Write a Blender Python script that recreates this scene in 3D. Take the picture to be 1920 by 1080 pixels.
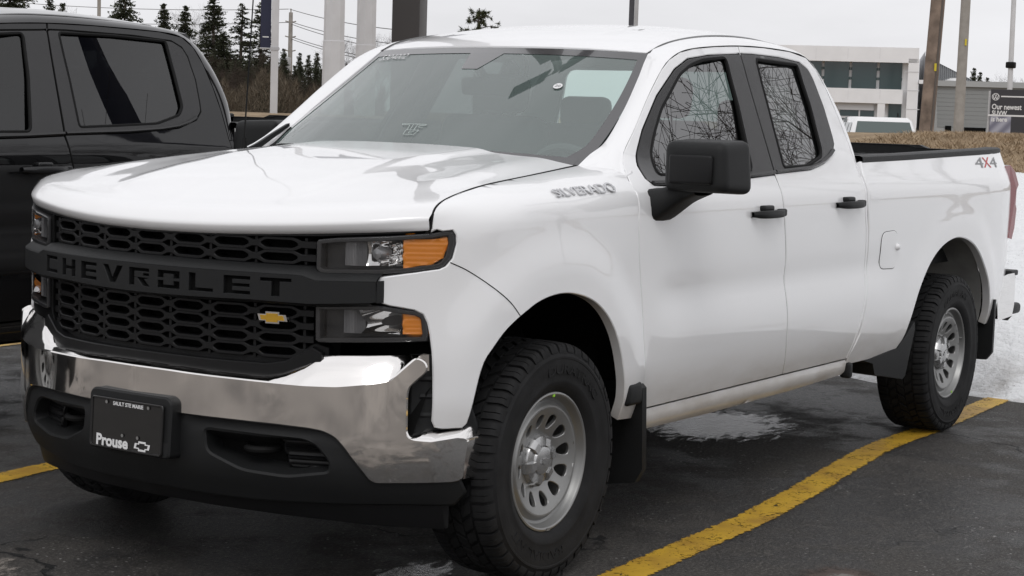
import bpy, bmesh, math, random
import numpy as np
from mathutils import Vector, Matrix, geometry
R = math.radians
for o in list(bpy.data.objects): bpy.data.objects.remove(o)
SC = bpy.context.scene
COL = SC.collection

# ------------------------------------------------------------------ camera
CAM_POS = Vector((-4.85768, -3.99596, 1.51324))
cd = bpy.data.cameras.new('camera'); cam = bpy.data.objects.new('camera', cd); COL.objects.link(cam)
def cam_basis(yaw, pitch, roll):
    f = Vector((math.cos(yaw)*math.cos(pitch), math.sin(yaw)*math.cos(pitch), math.sin(pitch)))
    r = f.cross(Vector((0, 0, 1))).normalized(); u = r.cross(f)
    c, s = math.cos(roll), math.sin(roll)
    return f, c*r + s*u, -s*r + c*u
_f, _r, _u = cam_basis(R(33.23553), R(-5.58106), R(1.81056))
cam.matrix_world = Matrix(((_r.x, _u.x, -_f.x, CAM_POS.x), (_r.y, _u.y, -_f.y, CAM_POS.y), (_r.z, _u.z, -_f.z, CAM_POS.z), (0, 0, 0, 1)))
cd.sensor_width = 36; cd.lens = 3345.41 / 1920 * 36; cd.clip_start = .1; cd.clip_end = 3000
SC.camera = cam

# ------------------------------------------------------------------ world, sun, exposure
SUN_EL, SUN_AZ = R(52), R(215)
wd = bpy.data.worlds.new('World'); SC.world = wd; wd.use_nodes = True
nt = wd.node_tree; N = nt.nodes; L = nt.links; N.clear()
out = N.new('ShaderNodeOutputWorld'); bg = N.new('ShaderNodeBackground'); L.new(bg.outputs[0], out.inputs[0])
sky = N.new('ShaderNodeTexSky'); sky.sky_type = 'NISHITA'; sky.sun_disc = False
sky.sun_elevation = SUN_EL; sky.sun_rotation = R(90) - SUN_AZ; sky.air_density = 1.0; sky.dust_density = 4
hs = N.new('ShaderNodeHueSaturation'); hs.inputs['Saturation'].default_value = .12; hs.inputs['Value'].default_value = 1.0
L.new(sky.outputs[0], hs.inputs['Color'])
tc = N.new('ShaderNodeTexCoord'); sep = N.new('ShaderNodeSeparateXYZ'); L.new(tc.outputs['Generated'], sep.inputs[0])
grad = N.new('ShaderNodeMapRange'); grad.inputs['From Min'].default_value = -.05; grad.inputs['From Max'].default_value = .9
grad.inputs['To Min'].default_value = 8.3; grad.inputs['To Max'].default_value = 9.3
L.new(sep.outputs['Z'], grad.inputs['Value'])
mp = N.new('ShaderNodeMapping'); mp.inputs['Scale'].default_value = (1.6, 1.6, 6.5); L.new(tc.outputs['Generated'], mp.inputs[0])
cl = N.new('ShaderNodeTexNoise'); cl.inputs['Scale'].default_value = 2.2; cl.inputs['Detail'].default_value = 6; cl.inputs['Roughness'].default_value = .55
L.new(mp.outputs[0], cl.inputs['Vector'])
cr = N.new('ShaderNodeMapRange'); cr.inputs['From Min'].default_value = .3; cr.inputs['From Max'].default_value = .7
cr.inputs['To Min'].default_value = .90; cr.inputs['To Max'].default_value = 1.07; L.new(cl.outputs['Fac'], cr.inputs['Value'])
ml = N.new('ShaderNodeMath'); ml.operation = 'MULTIPLY'; L.new(grad.outputs[0], ml.inputs[0]); L.new(cr.outputs[0], ml.inputs[1])
tint = N.new('ShaderNodeMix'); tint.data_type = 'RGBA'; tint.blend_type = 'MULTIPLY'; tint.inputs[0].default_value = 1
L.new(ml.outputs[0], tint.inputs[6]); tint.inputs[7].default_value = (.985, .985, 1.015, 1)
mx = N.new('ShaderNodeMix'); mx.data_type = 'RGBA'; mx.inputs[0].default_value = .88
L.new(hs.outputs[0], mx.inputs[6]); L.new(tint.outputs[2], mx.inputs[7])
L.new(mx.outputs[2], bg.inputs['Color']); bg.inputs['Strength'].default_value = .1
sd = bpy.data.lights.new('sun', 'SUN'); sun = bpy.data.objects.new('sun', sd); COL.objects.link(sun)
sd.energy = .6; sd.angle = R(25); sd.color = (1, .985, .97)
_sd = Vector((math.cos(SUN_AZ)*math.cos(SUN_EL), math.sin(SUN_AZ)*math.cos(SUN_EL), math.sin(SUN_EL)))
sun.rotation_euler = (-_sd).to_track_quat('-Z', 'Y').to_euler()
SC.view_settings.view_transform = 'Standard'; SC.view_settings.look = 'None'; SC.view_settings.exposure = .17; SC.view_settings.gamma = 1
SC.render.engine = 'CYCLES'
SC.cycles.max_bounces = 8; SC.cycles.transparent_max_bounces = 24; SC.cycles.caustics_reflective = False; SC.cycles.caustics_refractive = False

# ------------------------------------------------------------------ materials
MATS = {}
def mat(name, col, rough=.5, metal=0, coat=0, spec=.5, bump=0, bscale=200, var=0, vscale=8, emis=None):
    if name in MATS: return MATS[name]
    m = bpy.data.materials.new(name); m.use_nodes = True; MATS[name] = m
    n = m.node_tree.nodes; l = m.node_tree.links; b = n['Principled BSDF']
    b.inputs['Base Color'].default_value = (*col, 1); b.inputs['Roughness'].default_value = rough
    b.inputs['Metallic'].default_value = metal; b.inputs['Coat Weight'].default_value = coat; b.inputs['Coat Roughness'].default_value = .03
    b.inputs['Specular IOR Level'].default_value = spec
    if bump or var:
        t = n.new('ShaderNodeTexCoord')
    if bump:
        x = n.new('ShaderNodeTexNoise'); x.inputs['Scale'].default_value = bscale; x.inputs['Detail'].default_value = 3
        l.new(t.outputs['Object'], x.inputs['Vector'])
        bp = n.new('ShaderNodeBump'); bp.inputs['Strength'].default_value = bump; bp.inputs['Distance'].default_value = .004
        l.new(x.outputs['Fac'], bp.inputs['Height']); l.new(bp.outputs[0], b.inputs['Normal'])
    if var:
        x = n.new('ShaderNodeTexNoise'); x.inputs['Scale'].default_value = vscale; x.inputs['Detail'].default_value = 5
        l.new(t.outputs['Object'], x.inputs['Vector'])
        c = n.new('ShaderNodeValToRGB'); e = c.color_ramp.elements
        e[0].position = .3; e[1].position = .7
        e[0].color = tuple(a*(1-var) for a in col) + (1,); e[1].color = tuple(min(1, a*(1+var)) for a in col) + (1,)
        l.new(x.outputs['Fac'], c.inputs[0]); l.new(c.outputs[0], b.inputs['Base Color'])
    return m
def nodes(m): return m.node_tree.nodes, m.node_tree.links, m.node_tree.nodes['Principled BSDF']

def paint(name, col, dirt=(.32, .27, .21), dirt_amt=.85, ztop=.66, ior=1.5, spec=.35):
    """car paint with a clear coat and road film splashed up from the sill"""
    m = mat(name, col, rough=.32, coat=1.0, spec=spec)
    n, l, b = nodes(m)
    b.inputs['Coat IOR'].default_value = ior
    t = n.new('ShaderNodeTexCoord'); s = n.new('ShaderNodeSeparateXYZ'); l.new(t.outputs['Object'], s.inputs[0])
    x = n.new('ShaderNodeTexNoise'); x.inputs['Scale'].default_value = 5; x.inputs['Detail'].default_value = 8; x.inputs['Roughness'].default_value = .65
    mpp = n.new('ShaderNodeMapping'); mpp.inputs['Scale'].default_value = (.8, 1, 2.2); l.new(t.outputs['Object'], mpp.inputs[0]); l.new(mpp.outputs[0], x.inputs['Vector'])
    r = n.new('ShaderNodeMapRange'); r.inputs['From Min'].default_value = ztop; r.inputs['From Max'].default_value = .36
    l.new(s.outputs['Z'], r.inputs['Value'])
    a = n.new('ShaderNodeMath'); a.operation = 'MULTIPLY'; l.new(r.outputs[0], a.inputs[0]); l.new(x.outputs['Fac'], a.inputs[1])
    a2 = n.new('ShaderNodeMath'); a2.operation = 'MULTIPLY'; a2.use_clamp = True; l.new(a.outputs[0], a2.inputs[0]); a2.inputs[1].default_value = dirt_amt * 1.6
    c = n.new('ShaderNodeMix'); c.data_type = 'RGBA'; c.inputs[6].default_value = (*col, 1); c.inputs[7].default_value = (*dirt, 1)
    l.new(a2.outputs[0], c.inputs[0]); l.new(c.outputs[2], b.inputs['Base Color'])
    q = n.new('ShaderNodeMath'); q.operation = 'SUBTRACT'; q.inputs[0].default_value = 1; l.new(a2.outputs[0], q.inputs[1]); l.new(q.outputs[0], b.inputs['Coat Weight'])
    # faint orange peel
    o = n.new('ShaderNodeTexNoise'); o.inputs['Scale'].default_value = 9; o.inputs['Detail'].default_value = 2; l.new(t.outputs['Object'], o.inputs['Vector'])
    bp = n.new('ShaderNodeBump'); bp.inputs['Strength'].default_value = .012; bp.inputs['Distance'].default_value = .01
    l.new(o.outputs['Fac'], bp.inputs['Height']); l.new(bp.outputs[0], b.inputs['Coat Normal'])
    return m

def glass(name, tint, refl_ior=1.5, rough=0.0, haze=0.0, hazecol=(.6, .66, .64)):
    """thin automotive glass: tinted see-through plus a mirror reflection by Fresnel"""
    m = bpy.data.materials.new(name); m.use_nodes = True; MATS[name] = m
    n = m.node_tree.nodes; l = m.node_tree.links; n.clear()
    o = n.new('ShaderNodeOutputMaterial'); t = n.new('ShaderNodeBsdfTransparent'); t.inputs[0].default_value = (*tint, 1)
    g = n.new('ShaderNodeBsdfGlossy'); g.inputs['Roughness'].default_value = rough; g.inputs['Color'].default_value = (1, 1, 1, 1)
    f = n.new('ShaderNodeFresnel'); gm = n.new('ShaderNodeNewGeometry')     # same reflectance from both sides of the pane
    mi_ = n.new('ShaderNodeMapRange'); mi_.inputs['To Min'].default_value = refl_ior; mi_.inputs['To Max'].default_value = 1/refl_ior
    l.new(gm.outputs['Backfacing'], mi_.inputs['Value']); l.new(mi_.outputs[0], f.inputs[0])
    src = t.outputs[0]
    if haze:
        d = n.new('ShaderNodeBsdfDiffuse'); d.inputs[0].default_value = (*hazecol, 1)
        k = n.new('ShaderNodeMixShader'); k.inputs[0].default_value = haze; l.new(src, k.inputs[1]); l.new(d.outputs[0], k.inputs[2]); src = k.outputs[0]
    x = n.new('ShaderNodeMixShader'); l.new(f.outputs[0], x.inputs[0]); l.new(src, x.inputs[1]); l.new(g.outputs[0], x.inputs[2]); l.new(x.outputs[0], o.inputs[0])
    return m

WHITE = paint('white_paint', (.83, .83, .835))
BLACKP = paint('black_paint', (.006, .006, .0065), dirt=(.06, .055, .05), dirt_amt=.25, ztop=.7, spec=0)
TRIM = mat('gloss_black_trim', (.016, .0155, .016), rough=.22, spec=.5)
RUB = mat('rubber_seal', (.010, .010, .010), rough=.7, spec=.15)
PLA = mat('textured_black_plastic', (.0125, .013, .0135), rough=.52, spec=.25, bump=.25, bscale=700)
PLG = mat('grille_black_plastic', (.0065, .0065, .007), rough=.42, spec=.25, bump=.15, bscale=400)
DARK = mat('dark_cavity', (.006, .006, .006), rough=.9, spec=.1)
CHROME = mat('chrome', (.80, .79, .78), rough=.05, metal=1)
BUMPC = None
STEEL = mat('painted_steel_wheel', (.28, .28, .275), rough=.40, metal=.65, bump=.04, bscale=300)
CAPM = mat('silver_wheel_cap', (.46, .46, .46), rough=.24, metal=.8)
TYRE = mat('tyre_rubber', (.0125, .0125, .013), rough=.75, spec=.25, bump=.2, bscale=140, var=.35, vscale=14)
GOLD = mat('gold_badge', (.62, .36, .04), rough=.28, metal=.6)
AMBER = None
WTXT = mat('white_print', (.72, .72, .72), rough=.5)
REDL = mat('red_lamp', (.19, .008, .014), rough=.12, coat=1)
SEAT = mat('dark_cloth_seat', (.055, .056, .058), rough=.85, bump=.3, bscale=500)
DASH = mat('grey_dashboard', (.05, .052, .053), rough=.6, bump=.2, bscale=600)
HEADL = mat('grey_headliner', (.30, .30, .29), rough=.9)
GALV = mat('primer_grey_metal', (.33, .33, .32), rough=.6, var=.25, vscale=6)

# ------------------------------------------------------------------ naming helpers
def props(o, label=None, cat=None, group=None, kind=None):
    if label: o['label'] = label
    if cat: o['category'] = cat
    if group: o['group'] = group
    if kind: o['kind'] = kind
    return o
def thing(name, label, cat, loc=(0, 0, 0), rz=0, group=None):
    o = bpy.data.objects.new(name, None); COL.objects.link(o); o.location = loc; o.rotation_euler = (0, 0, rz); o.empty_display_size = .2
    return props(o, label, cat, group)
def copy_tree(o, parent=None):
    c = o.copy(); COL.objects.link(c)
    if parent: c.parent = parent
    for ch in list(o.children): copy_tree(ch, c)
    return c

# ------------------------------------------------------------------ mesh builder
class MB:
    def __init__(s): s.v = []; s.f = []; s.m = []; s.n = 0
    def add(s, V, Fc, mi=0):
        V = np.asarray(V, float).reshape(-1, 3); b = s.n
        s.v.append(V); s.n += len(V)
        s.f += [tuple(int(i) + b for i in f) for f in Fc]; s.m += [mi] * len(Fc)
        return b
    def box(s, c, d, rot=None, mi=0, bev=0):
        x, y, z = [a/2 for a in d]
        if bev:
            bm = bmesh.new(); bmesh.ops.create_cube(bm, size=1)
            for v in bm.verts: v.co = Vector((v.co.x*d[0], v.co.y*d[1], v.co.z*d[2]))
            bmesh.ops.bevel(bm, geom=list(bm.edges), offset=bev, segments=3, affect='EDGES', profile=.5)
            bm.verts.index_update()
            V = np.array([v.co[:] for v in bm.verts]); Fc = [[v.index for v in f.verts] for f in bm.faces]; bm.free()
        else:
            V = np.array([[i*x, j*y, k*z] for i in (-1, 1) for j in (-1, 1) for k in (-1, 1)])
            Fc = [(0, 1, 3, 2), (4, 6, 7, 5), (0, 4, 5, 1), (2, 3, 7, 6), (0, 2, 6, 4), (1, 5, 7, 3)]
        if rot is not None: V = V @ np.array(rot.to_3x3()).T
        s.add(V + np.array(c), Fc, mi)
    def tube(s, pts, r, n=8, cap=True, mi=0):
        pts = [Vector(p) for p in pts]; rs = r if hasattr(r, '__len__') else [r]*len(pts)
        V = []; ref = None
        for i, p in enumerate(pts):
            t = (pts[min(i+1, len(pts)-1)] - pts[max(i-1, 0)]).normalized()
            if ref is None: ref = Vector((0, 0, 1)) if abs(t.z) < .9 else Vector((1, 0, 0))
            a = t.cross(ref).normalized(); b = a.cross(t)
            ref = b
            for k in range(n):
                th = 2*math.pi*k/n; V.append(p + (a*math.cos(th) + b*math.sin(th))*rs[i])
        Fc = [(i*n+k, i*n+(k+1) % n, (i+1)*n+(k+1) % n, (i+1)*n+k) for i in range(len(pts)-1) for k in range(n)]
        if cap: Fc += [tuple(range(n))[::-1], tuple((len(pts)-1)*n+k for k in range(n))]
        s.add([v[:] for v in V], Fc, mi)
    def grid(s, P, flip=False, mi=0, closed=False):
        P = np.asarray(P, float); a, b = P.shape[:2]; Fc = []
        for i in range(a-1):
            for j in range(b if closed else b-1):
                q = (i*b+j, i*b+(j+1) % b, (i+1)*b+(j+1) % b, (i+1)*b+j)
                Fc.append(q[::-1] if flip else q)
        s.add(P.reshape(-1, 3), Fc, mi)
    def lathe(s, prof, n=64, axis='y', c=(0, 0, 0), mi=0, flip=False):
        P = np.zeros((len(prof), n, 3)); th = np.linspace(0, 2*np.pi, n, endpoint=False)
        for i, (r, h) in enumerate(prof):
            if axis == 'y': P[i] = np.stack([r*np.cos(th), 0*th + h, r*np.sin(th)], -1)
            else: P[i] = np.stack([r*np.cos(th), r*np.sin(th), 0*th + h], -1)
        s.grid(P + np.array(c), flip, mi, closed=True)
    def prism(s, poly, fn0, fn1, mi=0):
        n = len(poly); V = [fn0(*q) for q in poly] + [fn1(*q) for q in poly]
        s.add(V, [tuple(range(n)), tuple(range(2*n-1, n-1, -1))] + [(i, (i+1) % n, n+(i+1) % n, n+i)[::-1] for i in range(n)], mi)
    def mirror_y(s):
        for V in s.v: V[:, 1] *= -1
        s.f = [f[::-1] for f in s.f]; return s
    def build(s, name, mats, parent=None, smooth=40, label=None):
        me = bpy.data.meshes.new(name)
        V = np.concatenate(s.v) if s.v else np.zeros((0, 3))
        me.from_pydata(V.tolist(), [], s.f)
        for m in (mats if isinstance(mats, (list, tuple)) else [mats]): me.materials.append(m)
        if any(s.m): me.polygons.foreach_set('material_index', s.m)
        me.validate(); me.update()
        if smooth is not None:
            bm = bmesh.new(); bm.from_mesh(me)
            for f in bm.faces: f.smooth = True
            lim = R(smooth)
            for e in bm.edges:
                if len(e.link_faces) == 2 and e.calc_face_angle(0) > lim: e.smooth = False
            bm.to_mesh(me); bm.free()
        o = bpy.data.objects.new(name, me); COL.objects.link(o)
        if parent is not None: o.parent = parent
        if label: o['label'] = label
        return o

DARK_LIP = [False]
def resample(poly, res):
    P = [np.array(q, float) for q in poly]; outp = []
    for i in range(len(P)):
        a, b = P[i], P[(i+1) % len(P)]; n = max(1, int(math.ceil(np.linalg.norm(b-a)/res)))
        outp += [a + (b-a)*k/n for k in range(n)]
    return np.array(outp)
def area2(P): x, y = P[:, 0], P[:, 1]; return float(np.sum(x*np.roll(y, -1) - np.roll(x, -1)*y))
def inset(poly, d):
    P = np.array(poly, float)
    if area2(P) < 0: P = P[::-1]
    e1 = P - np.roll(P, 1, 0); e2 = np.roll(P, -1, 0) - P
    n1 = np.stack([-e1[:, 1], e1[:, 0]], 1); n1 /= np.linalg.norm(n1, axis=1)[:, None] + 1e-12
    n2 = np.stack([-e2[:, 1], e2[:, 0]], 1); n2 /= np.linalg.norm(n2, axis=1)[:, None] + 1e-12
    b = n1 + n2; den = np.maximum(.35, np.sum(b*n1, 1))
    return P + b*(d/den)[:, None]
def pip(P, poly):
    x, y = P[:, 0], P[:, 1]; c = np.zeros(len(P), bool); j = len(poly)-1
    for i in range(len(poly)):
        xi, yi = poly[i]; xj, yj = poly[j]
        k = ((yi > y) != (yj > y)) & (x < (xj-xi)*(y-yi)/((yj-yi) if yj != yi else 1e-12) + xi)
        c ^= k; j = i
    return c
def edgedist(P, poly):
    d = np.full(len(P), 9.)
    for i in range(len(poly)):
        a = poly[i]; b = poly[(i+1) % len(poly)]; e = b-a; t = np.clip(((P-a)@e)/(e@e+1e-12), 0, 1)
        d = np.minimum(d, np.linalg.norm(P - a - t[:, None]*e, axis=1))
    return d
def round_poly(poly, r, n=5):
    """round the corners of a polygon"""
    P = [np.array(q, float) for q in poly]; outp = []
    for i in range(len(P)):
        a, b, c = P[i-1], P[i], P[(i+1) % len(P)]
        la, lc = np.linalg.norm(a-b), np.linalg.norm(c-b); q = min(r, .45*la, .45*lc)
        p0 = b + (a-b)/la*q; p1 = b + (c-b)/lc*q
        for k in range(n+1):
            t = k/n; outp.append((1-t)**2*p0 + 2*t*(1-t)*b + t*t*p1)
    return outp
def panel(mb, poly, surf, holes=(), res=.05, edge=None, depth=.03, lip=.004, mi=0, flip=False, hmi=None, scale=(1, 1)):
    """skin over a polygon on a parametric surface; edges rolled back by `depth`"""
    edge = edge or res; sc = np.array(scale)
    loops = [resample(np.array(poly, float), edge)] + [resample(np.array(h, float), edge*.7) for h in holes]
    if area2(loops[0]) < 0: loops[0] = loops[0][::-1]
    loops[1:] = [h if area2(h) < 0 else h[::-1] for h in loops[1:]]
    O = loops[0]; lo, hi = O.min(0), O.max(0)
    nx = max(2, int((hi[0]-lo[0])/res)); ny = max(2, int((hi[1]-lo[1])/res))
    gx, gy = np.meshgrid(np.linspace(lo[0], hi[0], nx+1), np.linspace(lo[1], hi[1], ny+1)); G = np.stack([gx.ravel(), gy.ravel()], 1)
    k = pip(G, O) & (edgedist(G, O) > .45*res)
    for h in loops[1:]: k &= ~pip(G, h) & (edgedist(G, h) > .45*res)
    G = G[k]
    V2 = np.concatenate(loops + [G]); E = []; b = 0
    for h in loops: E += [(b+i, b+(i+1) % len(h)) for i in range(len(h))]; b += len(h)
    r = geometry.delaunay_2d_cdt([Vector(q) for q in V2], E, [], 0, 1e-6)
    P2 = np.array([q[:] for q in r[0]]); T = np.array([t for t in r[2] if len(t) == 3])
    Cn = P2[T].mean(1); k = pip(Cn, O)
    for h in loops[1:]: k &= ~pip(Cn, h)
    T = T[k]
    ar = (P2[T[:, 1], 0]-P2[T[:, 0], 0])*(P2[T[:, 2], 1]-P2[T[:, 0], 1]) - (P2[T[:, 1], 1]-P2[T[:, 0], 1])*(P2[T[:, 2], 0]-P2[T[:, 0], 0])
    T = T[np.abs(ar) > 1e-10]; ar = ar[np.abs(ar) > 1e-10]
    T[ar < 0] = T[ar < 0][:, ::-1]
    def nrm(Q):
        e = 1e-3; du = surf(Q[:, 0]+e, Q[:, 1]) - surf(Q[:, 0]-e, Q[:, 1]); dv = surf(Q[:, 0], Q[:, 1]+e) - surf(Q[:, 0], Q[:, 1]-e)
        n = np.cross(du, dv); n /= np.linalg.norm(n, axis=1)[:, None] + 1e-12
        return -n if flip else n
    V3 = surf(P2[:, 0], P2[:, 1])
    mb.add(V3, T[:, ::-1] if flip else T, mi)
    for h in loops:
        n = nrm(h); p0 = surf(h[:, 0], h[:, 1]); hh = inset_loop(h, lip); p1 = surf(hh[:, 0], hh[:, 1]) - n*lip; p2 = surf(hh[:, 0], hh[:, 1]) - n*depth
        mb.grid(np.stack([p0, p1]), flip=not flip, mi=hmi if (hmi is not None and DARK_LIP[0]) else mi, closed=True); mb.grid(np.stack([p1, p2]), flip=not flip, mi=mi if hmi is None else hmi, closed=True)
def inset_loop(P, d):
    e = np.roll(P, -1, 0) - np.roll(P, 1, 0); n = np.stack([e[:, 1], -e[:, 0]], 1); n /= np.linalg.norm(n, axis=1)[:, None] + 1e-12
    return P + n*d
def spline(pts, n):
    """Catmull-Rom through 3-D points"""
    P = [np.array(p, float) for p in pts]; P = [2*P[0]-P[1]] + P + [2*P[-1]-P[-2]]
    L_ = np.concatenate([[0], np.cumsum([np.linalg.norm(P[i+1]-P[i]) for i in range(1, len(P)-2)])]); L_ /= L_[-1]
    outp = []
    for t in np.linspace(0, 1, n):
        i = min(int(np.searchsorted(L_, t, side='right'))-1, len(L_)-2); u = (t-L_[i])/(L_[i+1]-L_[i]+1e-12)
        a, b, c, d = P[i], P[i+1], P[i+2], P[i+3]
        outp.append(.5*((2*b) + (c-a)*u + (2*a-5*b+4*c-d)*u*u + (3*b-a-3*c+d)*u**3))
    return np.array(outp)
def text_geo(s, size=1.0, bold=0.0, ext=0.0, align='CENTER', sx=1.0):
    cu = bpy.data.curves.new('t', 'FONT'); cu.body = s; cu.size = size; cu.offset = bold; cu.extrude = ext; cu.align_x = align; cu.align_y = 'CENTER'; cu.resolution_u = 3
    o = bpy.data.objects.new('t', cu); COL.objects.link(o); dg = bpy.context.evaluated_depsgraph_get(); dg.update()
    me = bpy.data.meshes.new_from_object(o.evaluated_get(dg)); V = np.array([v.co[:] for v in me.vertices]); Fc = [tuple(f.vertices) for f in me.polygons]
    bpy.data.objects.remove(o); bpy.data.curves.remove(cu); bpy.data.meshes.remove(me)
    V[:, 0] *= sx
    return V, Fc
def fit_text(s, w, h, bold=0, ext=0):
    V, Fc = text_geo(s, 1, bold, ext); lo, hi = V.min(0), V.max(0)
    V[:, 0] = (V[:, 0]-(lo[0]+hi[0])/2)*w/(hi[0]-lo[0]); V[:, 1] = (V[:, 1]-(lo[1]+hi[1])/2)*h/(hi[1]-lo[1])
    return V, Fc
def pchip(xs, ys):
    xs = np.array(xs, float); ys = np.array(ys, float)
    h = np.diff(xs); d = np.diff(ys) / h
    m = np.zeros(len(xs)); m[0] = d[0]; m[-1] = d[-1]
    for i in range(1, len(xs) - 1):
        if d[i-1] * d[i] > 0:
            w1 = 2*h[i] + h[i-1]; w2 = h[i] + 2*h[i-1]
            m[i] = (w1 + w2) / (w1/d[i-1] + w2/d[i])
    def f(x):
        x = np.clip(np.asarray(x, float), xs[0], xs[-1])
        i = np.clip(np.searchsorted(xs, x) - 1, 0, len(h) - 1)
        t = (x - xs[i]) / h[i]
        return ((1+2*t)*(1-t)**2*ys[i] + t*(1-t)**2*h[i]*m[i] + t*t*(3-2*t)*ys[i+1] + t*t*(t-1)*h[i]*m[i+1])
    return f
def sstep(a, b, x):
    t = np.clip((np.asarray(x, float) - a) / (b - a), 0, 1)
    return t*t*(3-2*t)
ARCH_F = [(-.455,.30),(-.443,.561),(-.406,.741),(-.304,.866),(-.16,.932),(-.022,.950),(.1,.938),(.22,.887),(.36,.74),(.425,.60),(.445,.45),(.45,.30)]
ARCH_R = [(3.16,.30),(3.17,.45),(3.20,.611),(3.28,.767),(3.47,.925),(3.735,.980),(3.98,.930),(4.19,.753),(4.25,.638),(4.285,.5),(4.29,.30)]
def dline(poly, x, z):
    d = np.full(np.broadcast(x, z).shape, 9.0)
    for (x0, z0), (x1, z1) in zip(poly[:-1], poly[1:]):
        L = (x1-x0)**2 + (z1-z0)**2
        t = np.clip(((x-x0)*(x1-x0) + (z-z0)*(z1-z0)) / L, 0, 1)
        d = np.minimum(d, np.hypot(x-x0-t*(x1-x0), z-z0-t*(z1-z0)))
    return d
W_Z = pchip([.28,.36,.43,.50,.56,.65,.80,.95,1.08,1.16,1.225,1.255,1.30,1.34,1.50,1.66,1.80,1.84,1.87,1.89],
            [.90,.915,.945,.966,.982,.994,1.0,1.0,1.003,1.003,.998,.988,.966,.948,.874,.800,.735,.708,.67,.62])
PLAN = pchip([0,.2,.4,.58,.745,.85,.935,.98,1.0,1.01], [-.85,-.835,-.79,-.7235,-.641,-.55,-.45,-.35,-.22,0])
_py = np.linspace(0, 1.0, 401)
_pxx = PLAN(_py)
def W(x, z):
    x = np.asarray(x, float); z = np.asarray(z, float)
    w = W_Z(z)
    w = w * np.interp(x, np.concatenate([_pxx, [4.2, 4.4, 4.55, 4.65, 4.72, 4.78]]),
                      np.concatenate([_py, [1.0, .992, .975, .955, .925, .87]]))
    w = w - .105 * (1 - sstep(.35, 1.5, x)) * sstep(1.24, 1.40, z)
    m = sstep(.55, .80, x) * (1 - sstep(2.70, 3.05, x))
    w = w + m * (-.010*np.exp(-((z-.885)/.055)**2) + .004*np.exp(-((z-.72)/.07)**2))
    d = dline(ARCH_F, x, z)
    w = w + .022 * (1 - sstep(.06, .22, d)) * sstep(-.62, -.42, x) * sstep(.35, .55, z)
    d = dline(ARCH_R, x, z)
    w = w + .012 * (1 - sstep(.06, .20, d)) * sstep(.35, .55, z)
    return w
F_OFF = pchip([.15,.50,.74,.78,1.3], [-.04,-.04,-.04,0,0])
def F(y, z): return PLAN(np.abs(y)) + 0*np.asarray(z, float)

def ysh(x): return .868 - (np.asarray(x, float) + .53) * .124
ZSH = pchip([-.56,-.536,-.527,-.502,-.453,-.334,-.229,.153,.485,.7], [1.10,1.155,1.20,1.228,1.246,1.268,1.282,1.312,1.338,1.355])
def FEND(x, v):
    """fender skin: v is height up to vb, then runs over the top to the hood gap at v = vb + .16"""
    x = np.asarray(x, float); v = np.asarray(v, float)
    zs = ZSH(x); vb = np.minimum(1.20, zs - .10)
    th = np.clip((v - vb) / .16, 0, 1.2) * np.pi / 2
    wb = W(x, vb); k = v > vb
    w1 = ysh(x) + (wb - ysh(x)) * np.cos(th); z1 = vb + (zs - vb) * np.sin(th)
    # towards the cab the shoulder follows the door skin up to zc before it turns over
    f = (v - vb) / .16; zc = np.minimum(1.312, zs - .02); za = vb + (zc - vb) * np.clip(f / .6, 0, 1); t2 = np.clip((f - .6) / .4, 0, 1.2) * np.pi / 2; wc = W(x, za)
    w2 = np.where(f < .6, wc, ysh(x) + (wc - ysh(x)) * np.cos(t2)); z2 = np.where(f < .6, za, zc + (zs - zc) * np.sin(t2))
    q = sstep(.05, .47, x)
    w = np.where(k, w1 * (1 - q) + w2 * q, W(x, np.minimum(v, vb)))
    z = np.where(k, z1 * (1 - q) + z2 * q, v)
    return np.stack([x + 0*v, -w, z], -1)
def SIDE(x, z): return np.stack([x + 0*z, -W(x, z), z + 0*x], -1)
def FRONT(y, z, off=0): return np.stack([F(y, z) + off, y + 0*z, z + 0*y], -1)
# ------------------------------------------------------------------ pickup truck
# truck frame: front axle at x = 0, nose towards -x, driver side towards -y, ground z = 0
def HROW(xe): return np.clip((np.asarray(xe)+.53)/1.03, 0, 1)
def quad_curve(P):      # smooth low-order curve through measured points
    P = np.array(P, float); L_ = np.concatenate([[0], np.cumsum(np.linalg.norm(np.diff(P, axis=0), axis=1))]); L_ /= L_[-1]
    return [np.polyfit(L_, P[:, k], 2) for k in range(3)]
EQ = quad_curve([(.44, .752, 1.290), (.56, .742, 1.358), (.69, .738, 1.430), (.86, .716, 1.542), (1.03, .676, 1.662), (1.16, .642, 1.759)])
CQ = quad_curve([(.26, 0, 1.300), (.37, 0, 1.372), (.55, 0, 1.480), (.76, 0, 1.600), (.94, 0, 1.697), (1.075, 0, 1.776)])
def WSCREEN(s, t, off=0.0):
    """windscreen: s in -1..1 across, t in 0..1 up"""
    s = np.asarray(s, float); t = np.asarray(t, float)
    e = [np.polyval(q, t) for q in EQ]; c = [np.polyval(q, t) for q in CQ]; w = 1 - .75*np.abs(s)**2 - .25*np.abs(s)**4
    return np.stack([e[0] + (c[0]-e[0])*w - off*.57, s*e[1], e[2] + (c[2]-e[2])*w + off*.82], -1)

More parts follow.
